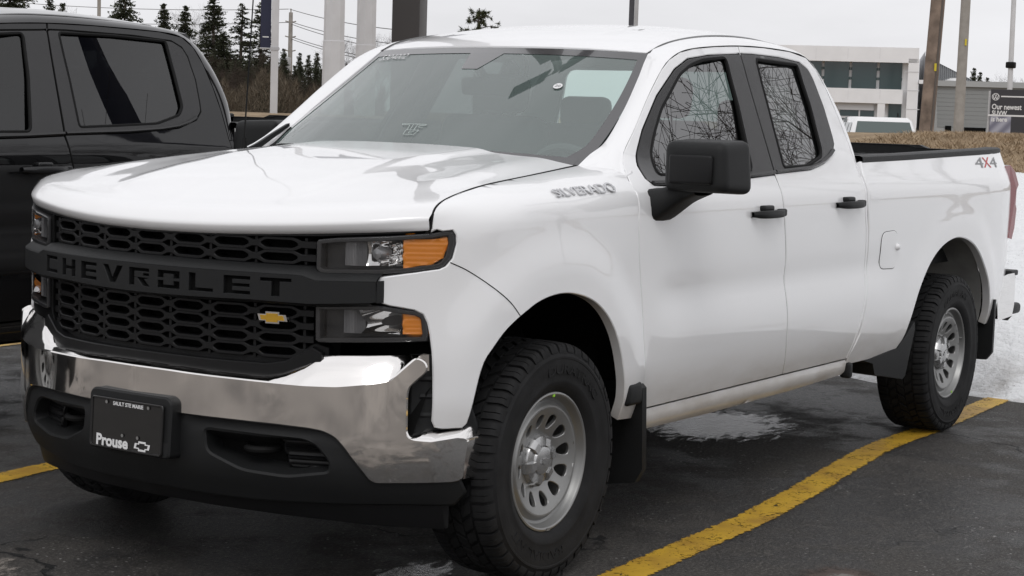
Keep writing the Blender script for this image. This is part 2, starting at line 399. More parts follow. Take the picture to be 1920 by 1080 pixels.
TOPF = [(.64,1.381),(.688,1.414),(.773,1.475),(.924,1.593),(1.068,1.695),(1.144,1.737),(1.235,1.769),(1.345,1.788),(1.533,1.805),(1.757,1.818)]
MIDC = [(1.757,1.818),(1.732,1.774),(1.693,1.54),(1.652,1.31),(1.655,1.22),(1.674,1.131),(1.712,.979),(1.735,.80),(1.77,.629),(1.815,.483)]
FRC = [(.640,.483),(.597,.581),(.56,.737),(.537,.889),(.50,1.05),(.487,1.15),(.497,1.276),(.572,1.335)]
TOPR = [(1.993,1.823),(2.251,1.818),(2.395,1.799),(2.455,1.75),(2.49,1.669),(2.508,1.553),(2.513,1.438),(2.503,1.29)]
RRC = [(2.506,1.14),(2.53,1.057),(2.56,.888),(2.555,.75),(2.535,.655),(2.494,.539),(2.468,.483)]
TRF = [(1.737,1.7845),(1.699,1.781),(1.451,1.766),(1.274,1.744),(1.156,1.699),(.98,1.595),(.815,1.467),(.736,1.391),(.672,1.338),(.645,1.30),(.657,1.281),(.747,1.277),(1.411,1.296),(1.648,1.3065)]
GLF = [(.828,1.40),(.862,1.44),(.977,1.546),(1.179,1.68),(1.285,1.722),(1.385,1.744),(1.59,1.762),(1.546,1.569),(1.461,1.321),(.75,1.310)]
TRR = [(1.655,1.3075),(2.012,1.323),(2.171,1.348),(2.31,1.39),(2.36,1.43),(2.372,1.47),(2.395,1.586),(2.392,1.70),(2.37,1.745),(2.31,1.773),(2.108,1.786),(1.853,1.788),(1.741,1.7845)]
GLR = [(1.868,1.767),(2.27,1.759),(2.251,1.583),(2.195,1.40),(2.165,1.372),(1.994,1.336),(1.755,1.330),(1.82,1.574)]
CABI = [(.53,.738,1.352),(.58,.74,1.375),(.69,.742,1.425),(.86,.716,1.542),(1.03,.676,1.665),(1.16,.642,1.759),(1.25,.645,1.792),(1.37,.648,1.818),(1.55,.652,1.842),(1.76,.655,1.856),
        (2.0,.653,1.858),(2.27,.645,1.846),(2.47,.632,1.82),(2.55,.68,1.765),(2.585,.75,1.67),(2.605,.82,1.55),(2.61,.868,1.44),(2.54,.955,1.29)]

def wheel_parts(side):
    """tyre, rim and cap of one wheel, axle along y, outer face towards -y (mirrored for the passenger side)"""
    rnd = random.Random(4)
    t = MB()
    half = [(.222,-.098),(.232,-.108),(.245,-.120),(.262,-.1265),(.270,-.1275),(.273,-.1265),(.30,-.1315),(.322,-.1330),(.338,-.1320),(.3395,-.1335),(.346,-.1335),(.3475,-.1315),(.358,-.1270),(.373,-.116),(.3805,-.100),(.3820,-.06)]
    t.lathe(half + [(r, -h) for r, h in half[::-1]], 96, flip=True)
    n = 46
    for k in range(n):
        for sgn in (-1, 1):
            a0 = (k + (.5 if sgn > 0 else 0))*2*math.pi/n; wid = 2*math.pi/n*(.80 if k % 2 else .74)
            deep = .353 if k % 2 else .359
            prof = [(-.1285, deep), (-.1290, deep+.004), (-.1255, .373), (-.120, .3830), (-.110, .3885), (-.068, .3915), (-.064, .378), (-.10, .374)]
            V = []
            for q in (0, .46, .5, .54, 1):
                dr = -.0 if q not in (.5,) else -.0
                for h, r in prof:
                    rr = r - (.006 if q == .5 and r > .374 else 0)
                    aa = a0 + wid*(q - .5) + (h+.1)*1.2*(.18)
                    V.append((rr*math.cos(aa), h if sgn < 0 else -h, rr*math.sin(aa)))
            m = len(prof); Fc = [(i*m+j, i*m+(j+1) % m, (i+1)*m+(j+1) % m, (i+1)*m+j) for i in range(4) for j in range(m)]
            Fc += [tuple(range(m))[::-1], tuple(4*m+j for j in range(m))]
            t.add(V, Fc)
        for row, (h0, h1) in enumerate([(-.057, -.022), (-.017, .017), (.022, .057)]):
            a0 = (k + .33*row)*2*math.pi/n + rnd.uniform(-.01, .01); wd_ = 2*math.pi/n*.7; sk = .03*(1 if row != 1 else -1)
            V = [(r*math.cos(a0+s*wd_/2+sk*e), h, r*math.sin(a0+s*wd_/2+sk*e)) for r in (.378, .3915) for h, e in ((h0, -1), (h1, 1)) for s in (-1, 1)]
            t.add(V, [(4, 5, 7, 6), (0, 4, 6, 2), (1, 3, 7, 5), (0, 1, 5, 4), (2, 6, 7, 3)])
    # moulded lettering on the sidewall
    for word, a_mid in (('DURATRAC', 70), ('RADIAL A/T', 250)):
        V, Fc = fit_text(word, .34, .030, .01, .0015)
        a = R(a_mid) - V[:, 0]/.305; r = .305 + V[:, 1]
        t.add(np.stack([r*np.cos(a), -.1322 - V[:, 2] + 0*r, r*np.sin(a)], 1), Fc)
    rim = MB()
    rim.lathe([(.222,.09),(.2265,-.099),(.2285,-.104),(.2275,-.1085),(.222,-.1100),(.217,-.107),(.2135,-.098),(.2105,-.088),(.206,-.081),(.197,-.0785),(.190,-.082),(.1855,-.090),(.181,-.0945),(.176,-.0945)], 96, flip=True)
    dz = pchip([0, .05, .075, .09, .12, .15, .165, .176, .18], [-.052, -.052, -.053, -.058, -.071, -.084, -.0905, -.0945, -.0945])
    def DISC(a, b): return np.stack([a, dz(np.hypot(a, b)) + 0*a, b], -1)
    holes = []
    for k in range(12):
        c, s = math.cos(R(30*k+8)), math.sin(R(30*k+8))
        tear = [(.104,0),(.108,.009),(.118,.0160),(.130,.0205),(.141,.0225),(.150,.0185),(.1545,.0095),(.1555,0),(.1545,-.0095),(.150,-.0185),(.141,-.0225),(.130,-.0205),(.118,-.0160),(.108,-.009)]
        holes.append([(x*c - y*s, x*s + y*c) for x, y in tear])
    panel(rim, [(.1762*math.cos(a), .1762*math.sin(a)) for a in np.linspace(0, 2*np.pi, 72, endpoint=False)], DISC, holes, res=.012, depth=.014, lip=.002)
    rim.box((.0, -.1095, -.2235), (.020, .006, .008)); rim.tube([(-.20, -.07, .02), (-.206, -.10, .02)], .004, 6)
    cap = MB()
    cap.lathe([(.086,-.045),(.085,-.060),(.078,-.072),(.066,-.076),(.050,-.078),(.046,-.085),(.039,-.087),(.0,-.088)], 48, flip=True)
    for k in range(6):
        m = Matrix.Rotation(-R(60*k+12), 4, 'Y')
        V = np.array([(x, y, z) for x, y, ww in ((.046,-.070,.015),(.048,-.090,.0125),(.072,-.087,.0145),(.083,-.077,.0165),(.089,-.055,.0175)) for z in (-ww, ww)])
        V = V @ np.array(m.to_3x3()).T
        cap.add(V, [(2*i, 2*i+1, 2*i+3, 2*i+2) for i in range(4)] + [(0, 2, 4, 6, 8), (9, 7, 5, 3, 1)])
    bow = bowtie(.048, .018)
    cap.prism(bow, lambda a, b: (a, -.0875, b), lambda a, b: (a, -.0915, b))
    vs = MB(); vs.box((.012, -.1075, .216), (.011, .004, .009))
    return t, rim, cap, vs
def bowtie(w, h):
    a, b = w/2, h/2; k = .23*w
    return [(-a*.88, b*.55), (-k, b*.55), (-k, b), (k, b), (k, b*.55), (a, b*.55), (a*.88, -b*.55), (k, -b*.55), (k, -b), (-k, -b), (-k, -b*.55), (-a, -b*.55)]

def build_truck(name, label, loc, crew, PAINT, dark, wheel_mats):
    root = thing(name, label, 'pickup truck', loc)
    DARK_LIP[0] = dark
    sx = (lambda P: [(x + .23*float(sstep(1.9, 2.2, x)), z) for x, z in P]) if crew else (lambda P: list(P))
    sx3 = (lambda P: [(x + .23*float(sstep(1.9, 2.2, x)), y, z) for x, y, z in P]) if crew else (lambda P: list(P))
    XB = .23 if crew else 0
    GR = [(1.805,1.775),(2.15,1.779),(2.50,1.770),(2.488,1.60),(2.472,1.45),(2.43,1.408),(2.264,1.366),(2.0,1.353),(1.755,1.343),(1.785,1.56)] if crew else GLR
    def pair(nm, fill, mats, smooth=40, labels=(None, None)):
        """build a part for the driver side and its mirror image for the passenger side"""
        res = []
        for sd_ in (0, 1):
            mb = MB(); fill(mb)
            if sd_: mb.mirror_y()
            res.append(mb.build(nm, mats, root, smooth, labels[sd_]))
        return res
    g = .0062
    # ---- fenders
    zt = lambda x: float(np.minimum(1.20, ZSH(x)-.10)) + .16
    FP = [(x, zt(x)) for x in (.56, .40, .2, 0, -.2, -.35, -.45, -.49, -.512, -.524)] + [(-.533,1.172),(-.509,1.158),(-.484,1.161),(-.476,1.146),(-.474,1.119),(-.483,1.074),(-.499,1.049),(-.513,1.04),(-.582,1.026),(-.634,1.013),(-.6375,1.00),
          (-.637,.952),(-.632,.938),(-.616,.93),(-.565,.918),(-.545,.905),(-.536,.88),(-.531,.845),(-.527,.79),(-.519,.579),(-.512,.560),(-.495,.554),(-.447,.556),(-.436,.57)]
    FP += [(float(a), float(b)) for a, b, c in spline([(-.436,.57,0),(-.409,.735,0),(-.372,.800,0),(-.303,.866,0),(-.17,.927,0),(-.013,.947,0),(.138,.922,0),(.244,.873,0),(.32,.804,0),(.376,.715,0),(.42,.61,0),(.44,.54,0),(.452,.47,0)], 60)[1:]]
    FP += [(.655,.455)] + FRC[1:6] + [(.489,1.20),(.497,1.25),(.525,1.29),(.60,1.31),(.66,1.335),(.70,1.352),(.70,1.36)]
    def fender(mb): panel(mb, inset(FP, .002), FEND, res=.03, edge=.02, depth=.035, lip=.003)
    fenders = pair('front_fender', fender, PAINT)
    for i in (0, 1):
        q = spline([(-.490,1.062,0),(-.44,1.035,0),(-.37,.985,0),(-.30,.93,0),(-.262,.893,0)], 24); P = FEND(q[:, 0], q[:, 1]) + np.array([0, -.0003, 0])
        mb = MB(); mb.tube([tuple(p_) for p_ in P], .0016, 5, cap=False)
        if i: mb.mirror_y()
        mb.build('panel_seam', RUB, fenders[i])
    # ---- hood
    hood = MB()
    S = np.linspace(-1, 1, 61); nose = [(.026,.002),(.016,.005),(.006,.014),(-.002,.027),(-.003,.034),(.002,.042),(.012,.052),(.024,.063),(.038,.074),(.062,.084),(.092,.092)]
    rows = []
    def hoodpt(x, y, t):
        """height of the hood at fraction t from nose to cowl"""
        ye = .868 - .128*t - .007; s = np.clip(np.abs(y)/ye, 0, 1)
        zc = np.interp(t, [0,.08,.2,.35,.55,.75,1], [1.206,1.230,1.264,1.299,1.335,1.362,1.384])
        ze = np.interp(t, [0,.1,.2,.3,.66,1], [1.247,1.266,1.276,1.286,1.313,1.339])
        z = ze + (zc-ze)*(1 - s**2.6) 
        # raised centre between two creases, and swept ridges over the lamps
        z = z + .010*sstep(0, .25, t)*(1 - sstep(.50, .60, s + .10*(1-t)))
        z = z + .010*np.exp(-((s-.84)/.09)**2)*sstep(.05, .3, t)*(1-.5*t)
        return z
    yb = S*.868
    for dx, dz in nose:
        rows.append(np.stack([PLAN(np.abs(yb*.993)) + np.where((dz < .03), dx*(1 - .8*np.abs(S)**8), dx), yb*.993, 1.114 + .055*yb**2 + dz], 1))
    last = rows[-1]
    for t in np.linspace(0, 1, 34)[1:]:
        yr_ = S*(.868 - .128*t - .007); xr_ = .40 + .09*np.abs(S)**2
        x = last[:, 0]*(1-t) + xr_*t
        z = hoodpt(x, yr_, t); k = float(sstep(0, .12, t)); lz = last[:, 2] + (x-last[:, 0])*.22
        rows.append(np.stack([x, yr_, lz*(1-k) + z*k], 1))
    G = np.array(rows)
    hood.grid(G, flip=True)
    back = G[0].copy(); back[:, 0] += .06; hood.grid(np.stack([back, G[0]]), flip=True)
    for col, fl in ((0, True), (-1, False)):
        e = G[:, col].copy(); e2 = e.copy(); e2[:, 2] -= .03; e2[:, 1] *= .985; hood.grid(np.stack([e, e2]), flip=fl, mi=1)  # side hems coloured dark to deepen the shade beside the fender
    re = G[-1].copy(); re2 = re.copy(); re2[:, 2] -= .03; re2[:, 0] += .01; hood.grid(np.stack([re, re2]), flip=True)
    hood.build('hood', [PAINT, RUB], root, 50)
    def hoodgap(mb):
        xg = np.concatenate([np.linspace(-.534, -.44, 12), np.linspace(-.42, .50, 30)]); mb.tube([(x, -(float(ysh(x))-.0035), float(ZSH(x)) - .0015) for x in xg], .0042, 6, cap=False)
    pair('hood_gap_shade', hoodgap, RUB)  # added dark tube, stands in for the shade of the hood gap
    # ---- doors
    def fdoor(mb):
        panel(mb, inset(FRC + TOPF + MIDC[1:2] + [(1.737,1.7845)] + TRF[1:] + MIDC[4:], g/2+.0022), SIDE, res=.035, edge=.03, depth=.03, lip=.003, hmi=1)
    def rdoor(mb):
        P = [(1.757,1.818)] + TOPR + RRC + [(1.815,.483)] + MIDC[3:9][::-1] + TRR[1:]
        panel(mb, inset(sx(P), g/2+.0022), SIDE, res=.035, edge=.03, depth=.03, lip=.003, hmi=1)
    fd = pair('front_door', fdoor, [PAINT, RUB]); rd = pair('rear_door', rdoor, [PAINT, RUB])  # hems coloured dark so the door gaps look shaded
    def kids(parents, nm, fill, mats, smooth=40):
        for i, pr in enumerate(parents):
            mb = MB(); fill(mb)
            if i: mb.mirror_y()
            mb.build(nm, mats, pr, smooth)
    soff = lambda d: (lambda x, z: np.stack([x + 0*z, -(W(x, z) + d), z + 0*x], -1))
    kids(fd, 'window_frame', lambda mb: panel(mb, inset(round_poly(TRF, .02), .0035), soff(.0005), [round_poly(GLF, .03)], res=.05, edge=.025, depth=.016, lip=.002, hmi=1), [TRIM, RUB])
    kids(rd, 'window_frame', lambda mb: panel(mb, inset(sx(round_poly(TRR, .015)), .0035), soff(.0005), [round_poly(GR, .02)], res=.05, edge=.025, depth=.016, lip=.002, hmi=1), [TRIM, RUB])  # frame hems darkened likewise, for black gaps
    # rubber bead round the glass openings
    def bead(P, r=.0075, d=-.004): 
        Q = resample(np.array(P), .03); Q = np.vstack([Q, Q[:1]])
        return [tuple(q) for q in soff(d)(Q[:, 0], Q[:, 1])]
    def seal(P): return lambda mb: mb.tube(bead(P), .008, 6, cap=False)
    kids(fd, 'window_seal', seal(round_poly(GLF, .03)), RUB); kids(rd, 'window_seal', seal(round_poly(GR, .02)), RUB)
    kids(fd, 'belt_moulding', lambda mb: mb.tube([tuple(q) for q in soff(.004)(np.linspace(.66, 1.648, 24), np.interp(np.linspace(.66, 1.648, 24), [.66,.746,1.421,1.65], [1.286,1.2865,1.305,1.3155]))], .0095, 6), TRIM)
    kids(rd, 'belt_moulding', lambda mb: mb.tube([tuple(q) for q in soff(.004)(np.array([a for a, b in sx([(1.66,1.317),(1.8,1.322),(2.0,1.33),(2.1,1.343),(2.17,1.357),(2.25,1.378),(2.31,1.40)])]), np.array([1.317,1.322,1.33,1.343,1.357,1.378,1.40]))], .0085, 6), TRIM)
    def GLS(x, z):    # one smooth curved pane
        k = .104*(1.55 - np.clip(np.asarray(x), 0, 1.62)) if not np.any(np.asarray(x) > 1.70) else 0; a, b, c = [W_Z(q) for q in (1.40, 1.58, 1.76)]; u = (z - 1.58) / .18
        w = b + (c - a)/2*u + (a + c - 2*b)/2*u*u - k
        return np.stack([x + 0*z, -(w - .014), z + 0*x], -1)
    kids(fd, 'window_glass', lambda mb: panel(mb, inset(round_poly(GLF, .03), -.012), GLS, res=.025, edge=.025, depth=.003, lip=0), MATS['privacy_glass' if dark else 'side_glass_front'])
    kids(rd, 'window_glass', lambda mb: panel(mb, inset(round_poly(GR, .02), -.012), GLS, res=.025, edge=.025, depth=.003, lip=0), MATS['privacy_glass' if dark else 'side_glass_rear'])
    def handle(x0, x1, z0):
        def f(mb):
            xs = np.linspace(x0, x1, 9); zz = np.full(9, z0) 
            P = SIDE(xs, zz); bow = np.array([.004, .026, .034, .037, .038, .037, .034, .028, .006]); P[:, 1] -= bow
            hh = np.array([.010, .0145, .0155, .016, .016, .016, .0155, .0145, .010])
            rows_ = []
            for th in np.linspace(0, 2*np.pi, 12, endpoint=False):
                ce, se = math.cos(th), math.sin(th); ce = math.copysign(abs(ce)**.6, ce); se = math.copysign(abs(se)**.6, se)
                rows_.append(P + np.stack([0*xs, -.011*ce + 0*xs, hh*se], 1))
            mb.grid(np.array(rows_ + rows_[:1]))
            q = SIDE(np.array([(x0+x1)/2-.01]), np.array([z0+.022]))[0]
            mb.box((q[0], q[1]-.010, q[2]), (.085, .03, .022), bev=.008)
            q = SIDE(np.array([x1-.05]), np.array([z0]))[0]
            mb.box((x1-.012, q[1]-.014, z0+.002), (.05, .028, .03), bev=.008)
        return f
    HM = MATS['black_chrome_handle'] if dark else PLA
    kids(fd, 'door_handle', handle(1.366, 1.628, 1.156), HM); kids(rd, 'door_handle', handle(2.178+XB, 2.440+XB, 1.172), HM)
    # ---- mirrors
    def mirror(mb):
        # head: rounded box leaning outwards
        bm = bmesh.new(); bmesh.ops.create_cube(bm, size=1)
        for v in bm.verts:
            ox, oy, oz = v.co
            x = .668 + ox*.19 + (.012 if oy < 0 else -.0); y = -1.165 + oy*.265; z = 1.352 + oz*.19
            if ox < 0: z = 1.352 + oz*.172; y = -1.160 + oy*.235
            if oz > 0 and oy < 0: y += .015
            v.co = (x, y, z)
        bmesh.ops.bevel(bm, geom=list(bm.edges), offset=.038, segments=5, affect='EDGES', profile=.6)
        bm.verts.index_update(); mb.add([v.co[:] for v in bm.verts], [[v.index for v in f.verts] for f in bm.faces]); bm.free()
    def fold(mb):     # the passenger mirror is folded back along the door
        m = np.array(Matrix.Rotation(R(66), 3, 'Z')); p0 = np.array([.74, -1.045, 0])
        for q in mb.v: q[:] = (q - p0) @ m.T + p0 + np.array([.11, .075, .01])
    mir = []
    for i in (0, 1):
        mb = MB(); mirror(mb)
        if i: fold(mb); mb.mirror_y()
        mir.append(mb.build('door_mirror', PLA, root, 40))
    def mparts(i, mb, nm, m, sm=40):
        if i:
            if nm != 'mirror_arm': fold(mb)
            mb.mirror_y()
        mb.build(nm, m, mir[i], sm)
    for i in (0, 1):
        mb = MB(); mb.box((.575, -1.150, 1.343), (.022, .165, .100), bev=.010); mparts(i, mb, 'mirror_face_panel', PLG)
        mb = MB(); mb.box((.764, -1.165, 1.355), (.012, .21, .14), bev=.004); mparts(i, mb, 'mirror_glass', CHROME)
        mb = MB()
        arm = spline([(.66, -.955, 1.200), (.665, -1.02, 1.220), (.69, -1.08, 1.258), (.70, -1.14, 1.275)], 10)
        rws = []
        for k, q in enumerate(arm):
            h = np.interp(k, [0, 3, 9], [.135, .11, .05])/2; wx = np.interp(k, [0, 3, 9], [.19, .16, .15])/2
            rws.append([(q[0]+wx*math.copysign(abs(math.cos(a))**.5, math.cos(a)), q[1], q[2]+h*math.copysign(abs(math.sin(a))**.5, math.sin(a))) for a in np.linspace(0, 2*np.pi, 16, endpoint=False)])
        mb.grid(np.array(rws), closed=True); mparts(i, mb, 'mirror_arm', PLA)
    # ---- cab frame: pillars and roof rails as a ribbon between the door gaps and the roof ditch
    OUT = sx([(.54,1.316)] + TOPF[0:1] + TOPF[2:] + TOPR)
    IN = sx3([(.47,.745,1.322)] + CABI[1:])
    def cabframe(mb):
        oo = np.array([SIDE(np.array([x]), np.array([z]))[0]*np.array([1, 1, 1]) for x, z in OUT]); ii = np.array([(x, -y, z) for x, y, z in IN])
        n = 70; o2 = spline(oo, n); 
        # interpolate the inner edge at the same key points
        key = np.linspace(0, 1, len(oo)); i2 = spline_key(ii, oo, n)
        rows_ = []
        for a in np.linspace(0, 1, 9):
            p = o2*(1-a) + i2*a; d = i2-o2; L_ = np.linalg.norm(d, axis=1)[:, None]
            tng = np.gradient(o2, axis=0); nn = np.cross(tng, d); nn /= np.linalg.norm(nn, axis=1)[:, None]+1e-9
            sg = np.sign(nn[:, 1:2]*-1 + nn[:, 2:3]*.6); nn *= np.where(sg == 0, 1, sg)
            rows_.append(p + nn*L_*.16*4*a*(1-a)*.4*np.clip(np.linspace(0, 8, n), .05, 1)[:, None])
        o3 = o2.copy(); o3[:, 1] += .025; rows_ = [o3] + rows_
        i3 = i2.copy(); i3[:, 2] -= .02; i3[:, 1] += .004; rows_.append(i3)
        mb.grid(np.array(rows_), flip=True); e0 = np.array(rows_)[1:-1, 0]; mb.grid(np.stack([e0, e0 + np.array([.012, 0, -.035])]))
        fa = SIDE(np.array([.50,.512,.55,.605,.66]), np.array([1.21,1.26,1.30,1.345,1.385])) + np.array([0, .004, 0]); fb = np.array([(.44,-.765,1.322),(.47,-.755,1.328),(.50,-.748,1.333),(.55,-.744,1.345),(.62,-.744,1.378)]); md = (fa+fb)/2 + np.array([0, -.022, .016])
        mb.grid(np.array([fa, fa*.75+fb*.25+np.array([0,-.014,.010]), md, fa*.25+fb*.75+np.array([0,-.010,.012]), fb]), flip=True)
        lo = sx(RRC); hi = [(x + (.016 if z > .6 else .01), z) for x, z in lo]
        panel(mb, inset(sx([TOPR[-1]] + RRC)[::1] + [(x+.022, z) for x, z in sx(RRC[::-1])] + [(2.53+XB, 1.29)], .0035), SIDE, res=.03, depth=.02, lip=.003)
    pair('cab_frame', cabframe, PAINT, 45)
    # ---- roof
    roof = MB(); sR = np.linspace(-1, 1, 41); rows = []
    di = np.array(IN); k0 = 5; dx_ = di[k0:13]
    xs = np.concatenate([np.linspace(0, .06, 4), np.linspace(.06, .93, 24)[1:], np.linspace(.93, 1, 5)[1:]])
    for f in xs:
        xe = 1.165 + f*(2.50+XB-1.165); xc = 1.08 + f*(2.575+XB-1.08)
        yd = np.interp(xe, dx_[:, 0], dx_[:, 1]) - .006; zd = np.interp(xe, dx_[:, 0], dx_[:, 2])
        zc = float(np.interp(xc-XB*f, [1.08,1.15,1.25,1.4,1.6,1.8,2.0,2.25,2.45,2.53,2.575], [1.779,1.806,1.833,1.864,1.890,1.905,1.911,1.902,1.876,1.852,1.825]))
        s = np.abs(sR); x = xe + (xc-xe)*(1-s**2.2); z = zd + (zc-zd)*(1 - s**2.6)
        # two shallow pressed channels
        z = z - .006*(np.exp(-((s-.55)/.035)**2))*float(sstep(.12, .25, f)*(1-sstep(.85, .95, f)))
        rows.append(np.stack([x, sR*yd, z], 1))
    G = np.array(rows); roof.grid(G, flip=True)
    for e, dz, fl in ((G[0], -.012, False), (G[-1], -.03, True)):
        e2 = e.copy(); e2[:, 2] += dz; roof.grid(np.stack([e, e2]), flip=not fl)
    roof.build('roof', PAINT, root, 50)
    def ditch(mb):
        q = spline([(x, -y, z) for x, y, z in IN[5:12]], 30); a = q + np.array([0, .016, -.003]); b = q + np.array([0, -.010, -.001]); c = q + np.array([0, .002, .004])
        mb.grid(np.stack([b, c, a]))
    pair('roof_ditch_strip', ditch, TRIM)
    # ---- windscreen and what sits on it
    ws = MB(); s_, t_ = np.meshgrid(np.linspace(-1, 1, 41), np.linspace(0, 1, 31)); ws.grid(WSCREEN(s_, t_, -.004), flip=WFLIP); 
    wso = ws.build('windscreen', MATS['windscreen_glass'], root, 60)
    fr = MB()
    bw = lambda t: .050 + .10*(1-sstep(.02, .30, t))
    tt = np.linspace(0, 1, 40)
    for sg in (-1, 1):
        so = sg*np.ones(40); si = sg*(1-bw(tt)); fr.grid(np.stack([WSCREEN(so, tt, -.002), WSCREEN(si, tt, -.002)]), flip=sg > 0)
    sxx = np.linspace(-.96, .96, 50); fr.grid(np.stack([WSCREEN(sxx, 0*sxx+.945, -.002), WSCREEN(sxx, 0*sxx+1, -.002)]))
    fr.grid(np.stack([WSCREEN(sxx, 0*sxx+.0, -.002), WSCREEN(sxx, 0*sxx+.17, -.002)]))
    # frit patch for the mirror mount
    fr.grid(np.stack([WSCREEN(np.linspace(a0_, a1_, 6), 0*np.linspace(0, 1, 6)+tv, -.002) for tv, a0_, a1_ in ((.80, -.03, .08), (.84, -.05, .10), (.95, -.10, .15))]))
    fr.build('ceramic_band', MATS['windscreen_band'], wso, 60)
    for sg in (1,):
        q = spline([(.40, .742, 1.30), (.50, .742, 1.335), (.60, .745, 1.385), (.70, .745, 1.435)], 12)*np.array([1, sg, 1]); up = q + np.array([0, sg*.004, .034])*np.linspace(1, .35, 12)[:, None]
        mb = MB(); mb.grid(np.stack([q, up, up + np.array([0, sg*.02, -.004])]), flip=sg > 0); mb.build('pillar_foot_trim', PLA, root)
    # cowl and wipers
    co = MB(); sc_ = np.linspace(-1, 1, 41)
    a = np.stack([.36 + .11*np.abs(sc_)**2, sc_*.73, 1.352 - .03*np.abs(sc_)**2], 1); b = np.stack([.47 + .13*np.abs(sc_)**2, sc_*.78, 1.372 - .03*np.abs(sc_)**2], 1)
    co.grid(np.stack([a, b]), flip=True)
    co.build('cowl_panel', PLA, root)
    for y0, y1 in ((-.62, .02), (.06, .62)):
        wp = MB(); q = np.linspace(0, 1, 14); sY = (y0 + (y1-y0)*q)/.735; tq = .085 + .022*np.sin(q*math.pi)
        wp.tube([tuple(p_) for p_ in WSCREEN(sY, tq, .012)], .009, 6)
        A = WSCREEN(np.array([sY[7]]), np.array([tq[7]]), .025)[0]; Bq = WSCREEN(np.array([(y1+.02)/.735]), np.array([.03]), .03)[0]
        wp.tube([tuple(Bq), tuple((A+Bq)/2 + np.array([-.004, 0, .012])), tuple(A)], [.013, .010, .007], 6)
        wp.build('wiper', RUB, root)
    # ---- rear of the cab
    cb = MB(); XR = 2.575 + XB
    def CABB(y, z): return np.stack([np.interp(z, [.6, 1.44, 1.60, 1.76, 1.86], [2.545, 2.60, 2.592, 2.56, 2.535]) + XB - .03*(np.abs(y)/.9)**4, y + 0*z, z + 0*y], -1)
    hw = lambda z: float(np.interp(z, [.6, 1.30, 1.44, 1.55, 1.67, 1.765, 1.82, 1.86], [.95, .95, .868, .82, .75, .68, .632, .45]))
    Pc = [(-hw(z), z) for z in (.6, 1.30, 1.44, 1.55, 1.67, 1.765, 1.82)] + [(-.4, 1.855), (0, 1.865), (.4, 1.855)] + [(hw(z), z) for z in (1.82, 1.765, 1.67, 1.55, 1.44, 1.30, .6)]
    RW = round_poly([(-.66, 1.42), (-.58, 1.74), (.58, 1.74), (.66, 1.42)], .06)
    panel(cb, Pc, CABB, [RW], res=.08, depth=.02, flip=False); cbo = cb.build('cab_back', PAINT, root)
    rw = MB(); panel(rw, inset(RW, -.01), lambda y, z: CABB(y, z) - np.array([.012, 0, 0]), res=.1, depth=.003); rw.build('rear_window', MATS['privacy_glass' if dark else 'rear_clear_glass'], cbo)
    # ---- interior
    it = MB()
    it.box((1.58, 0, .62), (2.1+XB, 1.80, .04)); it.build('cabin_floor', DARK, root)
    for sg in (-1, 1): dl = MB(); dl.box((1.55+XB/2, sg*.90, .93), (2.0+XB, .04, .62)); dl.build('door_lining', DASH, root)
    hl = MB(); hl.grid(G[3:-2] + np.array([0, 0, -.055])); hl.build('headliner', HEADL, root, 60)
    ds = MB(); yy = np.linspace(-.80, .80, 21); prof = [(.42, 1.27), (.60, 1.295), (.80, 1.292), (.90, 1.275), (.955, 1.23), (.965, 1.12), (.92, .95)]
    ds.grid(np.array([[(x - .10*(abs(y)/.8)**2*(x < .5), y, z + (.028*math.exp(-((y+.38)/.2)**2) if .6 < x < .96 else 0)) for y in yy] for x, z in prof])); ds.build('dashboard', DASH, root, 50)
    sw = MB(); m = Matrix.Translation((1.07, -.38, 1.225)) @ Matrix.Rotation(R(64), 4, 'Y')
    ring = [(.185*math.cos(a), .185*math.sin(a), 0) for a in np.linspace(0, 2*np.pi, 40)]
    sw.tube([(m @ Vector(q))[:] for q in ring], .016, 8, cap=False)
    for a in (0, 180, 270): sw.tube([(m @ Vector((.05*math.cos(R(a)), .05*math.sin(R(a)), -.01)))[:], (m @ Vector((.18*math.cos(R(a)), .18*math.sin(R(a)), 0)))[:]], .014, 6)
    V = MB(); V.lathe([(0, .012), (.06, .008), (.075, -.02), (.05, -.05)], 20, axis='z'); sw.add([(m @ Vector(q))[:] for q in np.concatenate(V.v)], V.f)
    sw.build('steering_wheel', DASH, root)
    def seat(mb, x, y, w, hr=True):
        mb.box((x-.22, y, .90), (.50, w, .16), bev=.05); mb.box((x+.06, y, 1.22), (.15, w, .58), rot=Matrix.Rotation(R(14), 4, 'Y'), bev=.055)
        if hr:
            mb.box((x+.155, y, 1.60), (.11, .27, .17), rot=Matrix.Rotation(R(10), 4, 'Y'), bev=.045)
            for d in (-.06, .06): mb.tube([(x+.13, y+d, 1.46), (x+.15, y+d, 1.55)], .007, 6)
    for y in (-.40, .40):
        mb = MB(); seat(mb, 1.56, y, .52); mb.build('front_seat', SEAT, root)
    mb = MB(); mb.box((1.45, 0, .95), (.5, .24, .22), bev=.04); mb.build('centre_console', DASH, root)
    mb = MB(); mb.box((2.20+XB, 0, .92), (.5, 1.40, .16), bev=.05); mb.box((2.43+XB, 0, 1.20), (.14, 1.40, .55), rot=Matrix.Rotation(R(8), 4, 'Y'), bev=.05)
    for y in (-.42, .42): mb.box((2.475+XB, y, 1.53), (.10, .26, .15), bev=.04)
    mb.build('rear_bench', SEAT, root)
    mb = MB(); q = WSCREEN(np.array([.02]), np.array([.86]), -.06)[0]; mb.box((q[0]+.03, 0.0, q[2]-.045), (.035, .25, .07), rot=Matrix.Rotation(R(-8), 4, 'Y'), bev=.015); mb.tube([tuple(WSCREEN(np.array([.02]), np.array([.86]), -.006)[0]), (q[0]+.03, 0, q[2]-.03)], .012, 6); mb.build('rear_view_mirror', DARK, root)
